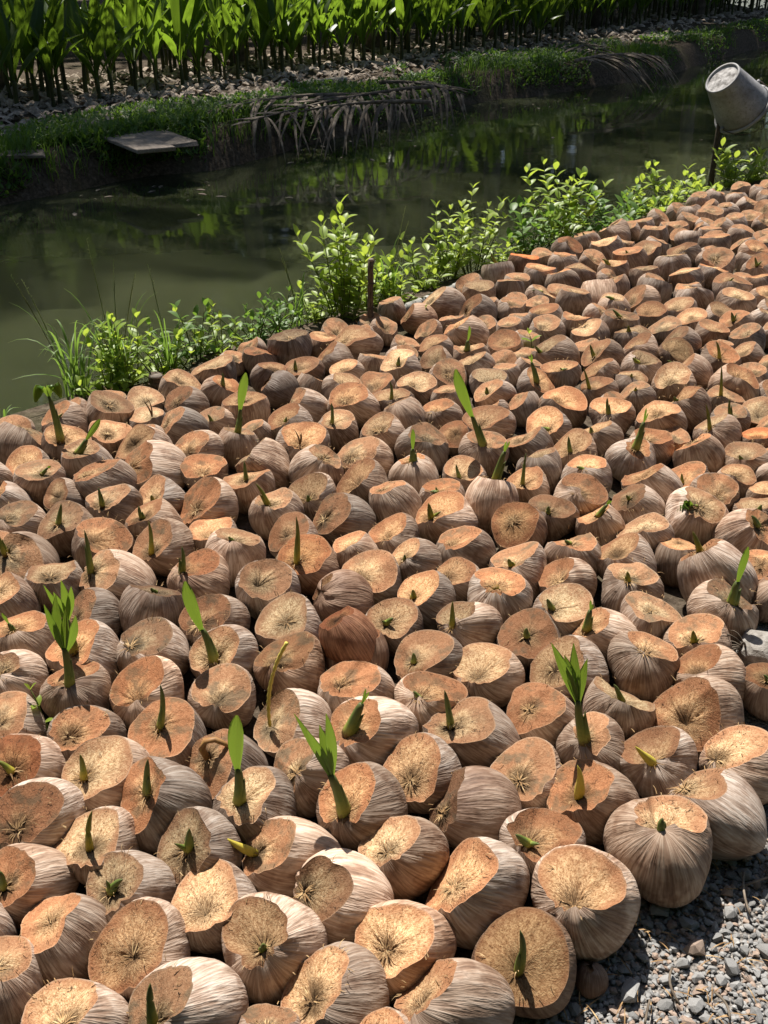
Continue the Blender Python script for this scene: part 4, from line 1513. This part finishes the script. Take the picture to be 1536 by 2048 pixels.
def near_weeds():
    rr = random.Random(21)
    def pos(px, py, z=-.06):
        p = ground_at(px, py, 0.0)
        p.z = float(ground_z(p.x, p.y + .04)); p.y += .04
        return p
    # (px, py of the foot, height m, stems, spread, leaf, dark)
    W = [(205, 792, .26, 9, .16, .060, 0, 'leafy bright weed by the leftmost grass at the water'),
         (265, 770, .34, 10, .16, .062, 0, 'bright weed in front of the tall arching grass'),
         (330, 748, .30, 9, .15, .055, 0, 'bright weed just behind the pale edge coconuts, left'),
         (390, 724, .36, 7, .14, .055, 1, 'dark leaved weed behind the left grass clumps'),
         (440, 706, .30, 7, .14, .052, 0, 'low green weed between the left grass and the dark weeds'),
         (510, 676, .26, 9, .16, .050, 1, 'low dark weed left of the dark grey edge coconut'),
         (560, 660, .24, 8, .12, .048, 1, 'small dark weed behind the dark grey edge coconut'),
         (635, 640, .22, 7, .10, .05, 0, 'small bright weed left of the wooden stake'),
         (690, 640, .62, 13, .17, .075, 0, 'tallest bright bushy weed left of the wooden stake'),
         (735, 615, .36, 9, .15, .066, 0, 'bright weed just behind the wooden stake'),
         (790, 604, .34, 10, .16, .062, 0, 'bright bushy weed right of the wooden stake'),
         (850, 580, .36, 10, .17, .060, 0, 'bright weed above the pale grey pipe'),
         (900, 556, .44, 11, .17, .062, 0, 'bright bushy weed at the right end of the pipe'),
         (945, 540, .50, 9, .15, .062, 0, 'tall weed left of the red-faced coconut'),
         (1010, 514, .26, 8, .14, .055, 0, 'low bright weed directly behind the red-faced coconut'),
         (1060, 500, .48, 10, .18, .075, 1, 'tall dark weed at water behind the red-faced coconut'),
         (1120, 484, .50, 12, .2, .080, 0, 'tall mixed green weed midway between stake and bucket'),
         (1180, 468, .32, 9, .2, .07, 1, 'dark weed right of the tall midway weed'),
         (1235, 446, .44, 12, .22, .075, 1, 'dense dark weed well left of the bucket pole'),
         (1290, 424, .44, 12, .22, .075, 0, 'dense green weed left of the bucket pole'),
         (1340, 404, .50, 10, .2, .075, 0, 'green weed close left of the bucket pole'),
         (1392, 384, .36, 11, .2, .085, 0, 'tall bright weed against the bucket pole'),
         (1470, 370, .36, 10, .2, .085, 0, 'bright weed right of the bucket pole under the bucket'),
         (1508, 358, .45, 10, .22, .085, 0, 'bright weed at right frame edge beyond the bucket')]
    for px, py, h, n, sp, lf, dk, lab in W:
        o = broad_weed(pos(px, py), h * (.95 if px in (690, 945, 900, 265, 1392, 1120) else .74), n, sp * 1.2, rr, M_WEEDDARK if dk else M_WEED, lf)
        tag(o, lab, 'weed', 'weeds along the near canal edge')
    G = [(150, 800, .50, 30, .34, 2, 'arching long grass at the far left of the near bank'),
         (235, 780, .52, 24, .34, 3, 'tall arching grass with seed heads above the left weeds'),
         (340, 745, .40, 20, .28, 1, 'upright grass behind the left weeds at the water'),
         (600, 650, .34, 12, .2, 2, 'thin grass between dark weeds and the wooden stake'),
         (775, 606, .44, 14, .2, 2, 'fine tall grass right of the wooden stake'),
         (985, 516, .30, 10, .16, 0, 'short grass left of the red-faced coconut')]
    for px, py, h, n, sp, hd, lab in G:
        tag(grass_clump(pos(px, py), h, n, sp, rr, M_GRASS, hd), lab, 'grass', 'grass clumps on the near canal edge')
    tag(grass_clump(ground_at(10, 862, 0), .2, 10, .15, rr), 'small grass tuft left of the wilted sprout', 'grass', 'grass clumps on the near canal edge')
    # small seedlings of weed between the coconuts
    o = broad_weed(ground_at(92, 1478, 0.02), .16, 1, .02, rr, M_WEED, .04)
    tag(o, 'tiny pale weed seedling growing between coconuts near left edge', 'weed')
    o = broad_weed(ground_at(1055, 718, 0.02), .24, 1, .02, rr, M_WEED, .045)
    tag(o, 'slim weed seedling standing between coconuts in the upper middle', 'weed')
    o = broad_weed(ground_at(840, 665, 0.02), .22, 1, .02, rr, M_WEED, .05)
    tag(o, 'slim weed seedling between coconuts below the pale pipe', 'weed')
near_weeds()

# dry debris by the right edge: a lump of concrete and roots
def debris():
    rr = random.Random(3)
    b = ground_at(1522, 1345, 0.0)
    bm = bmesh.new()
    bmesh.ops.create_icosphere(bm, subdivisions=3, radius=.085)
    for v in bm.verts:
        v.co *= 1 + .22 * (float(vnoise(v.co.x * 9 + 4, v.co.y * 9 + v.co.z * 7, 2.2, 5)) - .5) + rr.uniform(-.02, .02)
        v.co.z *= .75
    me = bpy.data.meshes.new('concrete_lump'); bm.to_mesh(me); bm.free()
    tag(add_obj('concrete_lump', me, M_CONCRETE, None, b + Vector((.0, 0, .07))), 'rough grey concrete lump between coconuts at the right edge', 'rubble')
    m = MB()
    root = add_obj('dry_root', None, None, None, b + Vector((-.06, 0, .08)))
    for i in range(9):
        a = rr.uniform(2.4, 4.2); L = rr.uniform(.06, .13)
        e = Vector((math.cos(a) * L, rr.uniform(-.06, .06), rr.uniform(-.03, .07)))
        m.tube(bez((0, 0, 0), e * .5 + Vector((0, 0, .04)), e, 6), [.004, .0035, .003, .0025, .002, .001], 5)
    add_obj('strands', m.mesh('strands'), M_DRY, root)
    tag(root, 'dry curling root strands beside the concrete lump', 'roots')
debris()

# ------------------------------------------------------------------ far bank
def at_far(px, py, z=FAR_Z):
    return ground_at(px, py, z)

def plank(px0, py0, px1, py1, width, label, z=.16, thick=.05, yaw=0):
    a, b = ground_at(px0, py0, z), ground_at(px1, py1, z)
    c = (a + b) / 2; d = (b - a); d.z = 0
    L = d.length; u = d.normalized(); w = Vector((-u.y, u.x, 0))
    V = []
    rr = random.Random(px0 * 7 + py0)
    for zz in (-thick, 0):
        for s, t in ((-1, -1), (1, -1), (1, 1), (-1, 1)):
            V.append(u * s * (L / 2 + rr.uniform(-.03, .03)) + w * t * width / 2 + Vector((0, 0, zz + rr.uniform(-.008, .008))))
    bm = bmesh.new()
    vv = [bm.verts.new(v) for v in V]
    for f in ((3, 2, 1, 0), (4, 5, 6, 7), (0, 1, 5, 4), (1, 2, 6, 5), (2, 3, 7, 6), (3, 0, 4, 7)):
        bm.faces.new([vv[i] for i in f])
    bmesh.ops.bevel(bm, geom=list(bm.edges), offset=.006, segments=1, affect='EDGES')
    me = bpy.data.meshes.new('wooden_plank'); bm.to_mesh(me); bm.free()
    R = Matrix((u, w, Vector((0, 0, 1)))).transposed()
    me.transform(R.inverted().to_4x4())
    return tag(add_obj('wooden_plank', me, M_WOOD, None, c, R.to_quaternion()), label, 'plank')
plank(222, 262, 312, 296, .40, 'wide weathered plank landing jutting over the water, left board', .10, .04)
plank(285, 256, 362, 286, .36, 'weathered plank beside the landing board, right one', .095, .04)
plank(-40, 308, 92, 303, .30, 'flat grey board lying in grass at far left bank', .075, .03)
plank(330, 232, 400, 238, .30, 'sunlit pale board on the ground behind the landing', .10, .03)
plank(1010, 118, 1100, 112, .3, 'dark board lying on the bank below the right seedlings', .13)
plank(1290, 72, 1390, 66, .5, 'long dark board on the far bank above the bucket', .13)
pipe([(-60, 278), (60, 262), (200, 245), (300, 232)], .045, .10, 'long bamboo pole lying along the far bank, left', 'bamboo_pole', M_BAMBOO, True, 'pole')
pipe([(395, 222), (520, 188), (620, 166), (690, 160)], .045, .10, 'long bamboo pole lying along the far bank, centre', 'bamboo_pole', M_BAMBOO, True, 'pole')

def dry_frond(root_px, tip_px, n, ll, droop, label, rr):
    a = ground_at(*root_px, .22); b = ground_at(*tip_px, .16)
    root = add_obj('dry_palm_frond', None, None, None, a)
    v = b - a
    c = bez((0, 0, 0), v * .5 + Vector((0, 0, .12)), v, 14)
    m = MB(); m.tube(c, [.028 - .0016 * i for i in range(14)], 7)
    add_obj('rachis', m.mesh('rachis'), M_DRY, root)
    u = v.normalized(); w = Vector((u.y, -u.x, 0))
    if w.y > 0: w = -w                                   # towards the water
    for i in range(n):
        f = min(.99, max(.08, .12 + .86 * i / (n - 1) + rr.uniform(-.05, .05)))
        k = f * 13; i0 = min(12, int(k)); p = c[i0].lerp(c[i0 + 1], k - i0)
        for s in (1, -1):
            if s < 0 and rr.random() < .6: continue
            L = ll * rr.uniform(.65, 1.1) * math.sin(math.pi * (.2 + .75 * f)) ** .5
            d = (w * s * .9 + u * (.85 + .35 * math.sin(i * .9) + rr.uniform(-.3, .3))).normalized()
            if rr.random() < .12: continue
            e = p + d * L * .72 + Vector((0, 0, -droop * L * rr.uniform(.5, 1.1) if s > 0 else -.12))
            if s > 0:
                gz = -.26
                e.z = max(e.z, gz - a.z + .02)
            else: e.z = max(e.z, -.12)
            lm = MB()
            mid = p + d * L * .42 + Vector((0, 0, .015))
            wd = rr.uniform(.028, .05)
            mid += Vector((rr.uniform(-.04, .04), rr.uniform(-.06, .06), rr.uniform(-.04, .04)))
            e += Vector((rr.uniform(-.08, .08), rr.uniform(-.10, .10), rr.uniform(-.03, .08)))
            lm.blade(bez(p, mid, e, 7), [wd * q for q in (.6, 1, 1, .9, .75, .5, .08)], Vector((0, 0, 1)).cross(d) + Vector((0, 0, rr.uniform(-.5, .5))), .3)
            add_obj('leaflet', lm.mesh('leaflet'), M_DRY, root)
    return tag(root, label, 'palm frond')
rr_ = random.Random(9)
dry_frond((880, 172), (500, 242), 44, 1.15, .72, 'dry brown palm frond hanging over the water, left of centre', rr_)
dry_frond((860, 205), (560, 232), 16, .8, .9, 'tangled dry frond hanging below the large dry frond', rr_)
dry_frond((690, 190), (400, 228), 24, .7, .25, 'flat dry palm frond on the bank beside the landing planks', rr_)
dry_frond((760, 165), (930, 190), 16, .85, .8, 'dry palm frond with drooping leaflets at mid far bank', rr_)
dry_frond((1150, 122), (1310, 112), 34, 1.25, .9, 'pale grey dry palm frond fanned over the far bank, right', rr_)
dry_frond((1120, 78), (1230, 122), 14, .8, .2, 'thin dry frond lying above the pale fanned frond', rr_)

# ---- nursery seedlings on the far bank
def seedling_proto(k):
    rr = random.Random(100 + k)
    H = rr.uniform(.34, .50)
    ms = MB()
    ms.tube(bez((0, 0, 0), (rr.uniform(-.03, .03), rr.uniform(-.03, .03), H * .5), (rr.uniform(-.04, .04), rr.uniform(-.04, .04), H), 7),
            [.034, .031, .028, .027, .026, .024, .015], 8)
    leaves = []
    nl = rr.choice([4, 5, 6, 6])
    a0 = rr.uniform(0, 6.3)
    for i in range(nl):
        m = MB()
        a = a0 + i * 2.4 + rr.uniform(-.3, .3)
        L = rr.uniform(.75, 1.15)
        lean = (.08 + .12 * (nl - 1 - i) + rr.uniform(-.06, .12))
        z0 = H * (.62 + .34 * i / nl)
        p0 = Vector((0, 0, z0))
        dirh = Vector((math.cos(a), math.sin(a), 0))
        e = p0 + dirh * L * math.sin(lean + .15) + Vector((0, 0, L * math.cos(lean) * (1 if i > 0 else .8)))
        mid = p0 + dirh * L * .5 * math.sin(lean * .55) + Vector((0, 0, L * .58))
        c = bez(p0, mid, e, 12)
        wd = rr.uniform(.12, .18)
        ws = [wd * q for q in (.13, .16, .30, .55, .78, .93, 1, .98, .86, .66, .38, .04)]
        m.blade(c, ws, Vector((-math.sin(a), math.cos(a), 0)), .22, 3)
        leaves.append(m.mesh('leaf'))
        leaves[-1].materials.append(M_PALMLEAF)
    stem = ms.mesh('stem'); stem.materials.append(M_SEEDSTEM)
    # husk half sunk
    bm = bmesh.new(); bmesh.ops.create_icosphere(bm, subdivisions=2, radius=.115)
    for v in bm.verts:
        v.co = Vector((v.co.x * 1.2, v.co.y * .95, v.co.z * .8)) * (1 + .05 * math.sin(5 * math.atan2(v.co.y, v.co.x) + k))
    nut = bpy.data.meshes.new('nut'); bm.to_mesh(nut); bm.free()
    nut.polygons.foreach_set('use_smooth', [True] * len(nut.polygons)); nut.materials.append(M_OLDHUSK)
    return stem, leaves, nut
PROTOS = [seedling_proto(k) for k in range(9)]

def ordinal(i):
    if i < 12: return ORD[i]
    n = i + 1
    teens = ['thirteenth', 'fourteenth', 'fifteenth', 'sixteenth', 'seventeenth', 'eighteenth', 'nineteenth']
    if n < 20: return teens[n - 13]
    tens = {2: ('twentieth', 'twenty'), 3: ('thirtieth', 'thirty'), 4: ('fortieth', 'forty'), 5: ('fiftieth', 'fifty'), 6: ('sixtieth', 'sixty'), 7: ('seventieth', 'seventy')}[n // 10]
    return tens[0] if n % 10 == 0 else tens[1] + '-' + ORD[n % 10 - 1]

def nursery():
    rr = random.Random(77)
    spots = []
    # rows parallel to the bank
    edge = [(-120, 250), (20, 232), (190, 205), (330, 182), (470, 166), (620, 146), (780, 126), (900, 116), (1040, 97), (1160, 70), (1290, 52), (1430, 38), (1600, 22)]
    base = [at_far(x, y) for x, y in edge]
    cum = [0]
    for i in range(1, len(base)): cum.append(cum[-1] + (base[i] - base[i - 1]).length)
    for row in range(6):
        s = rr.uniform(0, .3)
        idx = 0
        while s < cum[-1]:
            k = max(i for i in range(len(cum)) if cum[i] <= s)
            k = min(k, len(base) - 2)
            f = (s - cum[k]) / (cum[k + 1] - cum[k])
            p = base[k].lerp(base[k + 1], f)
            d = (base[k + 1] - base[k]).normalized(); nrm = Vector((-d.y, d.x, 0))
            p = p + nrm * (row * .40 + rr.uniform(-.09, .09)) + d * rr.uniform(-.08, .08)
            px, py = project((p.x, p.y, .5))
            if -90 < px < 1640:
                spots.append((row, s / cum[-1], p))
            s += (.36 if row < 2 else .46) * rr.uniform(.75, 1.3) * (1 + .5 * (s / cum[-1]))
    print('seedlings', len(spots))
    cnt = {}
    front = [q for q in spots if q[0] == 0]
    for row, s, p in spots:
        stem, leaves, nut = rr.choice(PROTOS)
        sc = rr.uniform(.85, 1.15) * (1 if row else .92)
        root = add_obj('palm_seedling', None, None, None, (p.x, p.y, float(ground_z(p.x, p.y))), (0, 0, rr.uniform(0, 6.3)))
        root.scale = (sc, sc, sc * rr.uniform(.92, 1.1))
        add_obj('stem', stem, None, root)
        for lf in leaves: add_obj('leaf', lf, None, root)
        add_obj('nut', nut, None, root, (rr.uniform(-.05, .05), .02, -.025))
        if row == 0:
            i = front.index((row, s, p))
            L = len(front)
            if L - 1 - i >= 12: lab = f"green palm seedling in the bank's front row, {ordinal(i)} from the left"
            else: lab = f"green palm seedling in the bank's front row, {ORD[L - 1 - i]} from the right"
        else:
            cnt[row] = cnt.get(row, -1) + 1
            lab = f"palm seedling in the nursery's {ORD[row]} row back, {ordinal(cnt[row])} from the left"
        tag(root, lab, 'seedling', 'palm seedlings in the front row' if row == 0 else 'palm seedlings in the rows behind')
nursery()

# ---- ground litter, creeping green and grass on the far bank
def far_cover():
    r = np.random.default_rng(5)
    rr = random.Random(6)
    # litter of pale husk chips and dry leaves under the seedlings
    m = MB()
    for _ in range(9000):
        px, py = r.uniform(-60, 1600), r.uniform(0, 300)
        p = ground_at(px, py, FAR_Z)
        off = (p.y - float(far_y(p.x))) * .8
        if off < .95 or off > 6: continue
        L = r.uniform(.06, .24); w = L * r.uniform(.25, .6); a = r.uniform(0, 6.3)
        d = Vector((math.cos(a), math.sin(a), r.uniform(-.2, .4))).normalized()
        z = float(ground_z(p.x, p.y)) + r.uniform(.01, .06)
        b = Vector((p.x, p.y, z))
        m.blade([b, b + d * L * .5 + Vector((0, 0, L * .25)), b + d * L], [w * .5, w, w * .3], Vector((-d.y, d.x, r.uniform(-.3, .3))), .3)
    tag(add_obj('leaf_litter', m.mesh('leaf_litter', False), M_OLDHUSK), 'pale dry husk chips and leaves under the seedlings', 'litter', None, 'stuff')
    # creeping plants on the bank
    m = MB()
    cnt = 0
    for _ in range(60000):
        px = r.uniform(-60, 1600)
        x0 = ground_at(px, float(np.interp(px, [q[0] for q in far_px], [q[1] for q in far_px])), WATER_Z)
        off = r.uniform(.0, 1.8) ** 1.1
        x = x0.x + r.uniform(-.2, .2)
        y = float(far_y(x)) + off / .8
        dens = vnoise(x, y, .75, 8)
        if dens < .42 or (off > 1.0 and dens < .55): continue
        z = float(ground_z(x, y))
        L = r.uniform(.035, .085); a = r.uniform(0, 6.3); el = r.uniform(.1, 1.0)
        d = Vector((math.cos(a) * math.cos(el), math.sin(a) * math.cos(el), math.sin(el)))
        b = Vector((x, y, z + r.uniform(0, .10)))
        m.blade([b, b + d * L * .5, b + d * L], [L * .2, L * .55, L * .05], Vector((-math.sin(a), math.cos(a), 0)), .15, along=[.2, .4, .6])
        cnt += 1
        if cnt > 21000: break
    tag(add_obj('creeping_plants', m.mesh('creeping_plants', False), M_WEEDDARK), 'low creeping green cover along the far water edge', 'ground cover', None, 'stuff')
    m = MB()
    for _ in range(3600):
        px = r.uniform(-60, 1600)
        x0 = ground_at(px, float(np.interp(px, [q[0] for q in far_px], [q[1] for q in far_px])), WATER_Z)
        x = x0.x + r.uniform(-.2, .2); off = r.uniform(.05, 1.1); y = float(far_y(x)) + off
        if vnoise(x, y, .6, 21) < .52: continue
        b = Vector((x, y, float(ground_z(x, y)) - .01)); L = r.uniform(.12, .34); a = r.uniform(0, 6.3); sp = L * r.uniform(.2, .8)
        e = b + Vector((math.cos(a) * sp, math.sin(a) * sp, L * .7))
        m.blade(bez(b, b + Vector((0, 0, L * .7)), e, 5), [.010, .012, .011, .008, .001], Vector((-math.sin(a), math.cos(a), 0)), .2)
    tag(add_obj('bank_grass', m.mesh('bank_grass', False), M_WEEDDARK), 'dark grass tufts on the far bank', 'grass', None, 'stuff')
far_cover()

def floating_leaves():
    rr = random.Random(31)
    m = MB()
    for _ in range(46):
        px = rr.uniform(150, 1450); fy_ = float(np.interp(px, [q[0] for q in far_px], [q[1] for q in far_px]))
        p = ground_at(px, fy_ + rr.uniform(6, 150) * rr.random() + 4, WATER_Z + .004)
        if p.y < float(near_y(p.x)) + .6: continue
        a = rr.uniform(0, 6.3); L = rr.uniform(.04, .12); d = Vector((math.cos(a), math.sin(a), 0))
        m.blade([p, p + d * L * .5 + Vector((0, 0, .006)), p + d * L], [L * .2, L * .4, L * .08], Vector((-d.y, d.x, 0)), .06)
    tag(add_obj('floating_leaves', m.mesh('floating_leaves', False), M_OLDHUSK), 'pale fallen leaves floating on the canal', 'leaves', None, 'stuff')
floating_leaves()

# ------------------------------------------------------------------ trees over and behind the nursery (above the frame; they shade it and show in the water)
def palm_tree(x, y, h, seed, label, lx=0, ly=0):
    rr = random.Random(seed)
    root = add_obj('coconut_palm', None, None, None, (x, y, FAR_Z))
    lean = Vector((lx, ly, h))
    m = MB(); m.tube(bez((0, 0, -.2), lean * .5 + Vector((rr.uniform(-.3, .3), 0, 0)), lean, 16), [.19 - .006 * i + .012 * (i % 2) for i in range(16)], 10)
    add_obj('trunk', m.mesh('trunk'), M_BARK, root)
    cr = MB()
    nf = 20
    for i in range(nf):
        a = i * 2.399 + rr.uniform(-.2, .2); el = 1.25 - 1.75 * (i / nf) + rr.uniform(-.1, .1)
        L = rr.uniform(2.8, 3.7)
        dh = Vector((math.cos(a), math.sin(a), 0))
        e = lean + dh * L * math.cos(el * .6) + Vector((0, 0, L * math.sin(el) - 1.0))
        c = bez(lean, lean + dh * L * .45 + Vector((0, 0, L * .6 * math.sin(el) + .35)), e, 16)
        cr.tube(c, [.035 - .002 * k for k in range(16)], 5)
        for k in range(2, 16):
            for s in (1, -1):
                for sub in (0, .5):
                    p = c[k] if k == 15 else c[k].lerp(c[k + 1], sub) if k < 15 else c[k]
                    t = (c[min(k + 1, 15)] - c[k - 1]).normalized()
                    w = t.cross(Vector((0, 0, 1))).normalized() * s
                    l2 = .85 * math.sin(math.pi * (.12 + .8 * k / 16)) * rr.uniform(.85, 1.1)
                    q = p + (w * .8 + t * .5).normalized() * l2 + Vector((0, 0, -.28 * l2))
                    cr.blade([p, p.lerp(q, .5) + Vector((0, 0, .03)), q], [.03, .055, .006], t, .1, along=[.2, .4, .6])
    add_obj('crown', cr.mesh('crown', False), M_TREELEAF, root)
    return tag(root, label, 'tree', 'palms over the nursery')

def leafy_tree(x, y, h, rad, n, seed, label, lx=0, ly=0, zlo=.12):
    rr = random.Random(seed)
    root = add_obj('leafy_tree', None, None, None, (x, y, FAR_Z))
    m = MB(); top = Vector((rr.uniform(-.5, .5) + lx, ly, h * .75))
    m.tube(bez((0, 0, -.2), top * .5, top, 8), [.24, .22, .2, .18, .15, .12, .09, .05], 9)
    cl = []
    for i in range(34):
        a = rr.uniform(0, 6.3); zz = rr.uniform(zlo, 1.0) * h; q = rad * math.sqrt(max(.05, 1 - ((zz / h - .5) / .6) ** 2)) * rr.uniform(.35, .95)
        c = Vector((math.cos(a) * q + lx * zz / h, math.sin(a) * q + ly * zz / h, zz))
        m.tube(bez(top * min(.9, zz / h * .8), (top * .8 + c) / 2, c, 5), [.07, .06, .05, .03, .015], 5)
        cl.append((c, rr.uniform(.7, 1.3)))
    add_obj('trunk', m.mesh('trunk'), M_BARK, root)
    cr = MB()
    for i in range(n):
        c, cs = rr.choice(cl)
        p = c + Vector((rr.gauss(0, .8), rr.gauss(0, .8), rr.gauss(0, .7))) * cs
        d = Vector((rr.gauss(0, 1), rr.gauss(0, 1), rr.gauss(-.2, .7))).normalized(); L = rr.uniform(.35, .7)
        sd = d.cross(Vector((rr.gauss(0, 1), rr.gauss(0, 1), rr.gauss(0, 1)))).normalized()
        cr.add([p, p + d * L * .5 + sd * L * .28, p + d * L, p + d * L * .5 - sd * L * .28], [(0, 1, 2, 3)], [.4] * 4)
    add_obj('crown', cr.mesh('crown', False), M_TREELEAF, root)
    return tag(root, label, 'tree', 'leafy trees around the nursery')
PALMS = [(-5.2, 15.0, 9.0, .3, .2), (-6.9, 17.5, 9.5, 0, 0), (-2.4, 18.2, 9.0, .3, -.4), (-.2, 20.4, 9.5, .2, -.4), (2.2, 23.0, 9.5, 0, -.4), (4.8, 26.0, 10, .2, -.4), (8.0, 29.6, 10, 0, -.4), (1.2, 26.5, 10, 0, 0)]
for i, (x, y, h, lx, ly) in enumerate(PALMS):
    palm_tree(x, y, h, 50 + i, f'tall palm above the nursery, {ORD[i]} of its line, crown out of view', lx, ly)
LT = [(-17, 20, 11, 3.8), (-13, 24, 13, 4.2), (-10, 30, 17, 5), (-5.5, 32, 17, 5), (-1, 34, 18, 5.2), (3.5, 36, 18, 5.4), (8.5, 38, 18, 5.5), (14, 41, 19, 6), (20, 44, 19, 6), (-3, 41, 22, 6.5), (6, 46, 23, 7), (-11, 38, 20, 6)]
for i, (x, y, h, rd) in enumerate(LT):
    leafy_tree(x, y, h, rd, 9000, 80 + i, f'dense leafy tree behind the nursery, {ORD[i]} of the row, out of view')
for i, (x, y, h, rd) in enumerate([(-9, -4, 10, 3.6), (-4.5, -6.5, 11, 4), (0.5, -8, 12, 4.2), (5.5, -7, 11, 4), (10, -4.5, 10, 3.8)]):  # unseen row added to block sky light and darken the nuts' near sides
    leafy_tree(x, y, h, rd, 6500, 120 + i, f'unseen leafy tree added behind the viewer to block sky light, {ORD[i]} from the left, out of view')
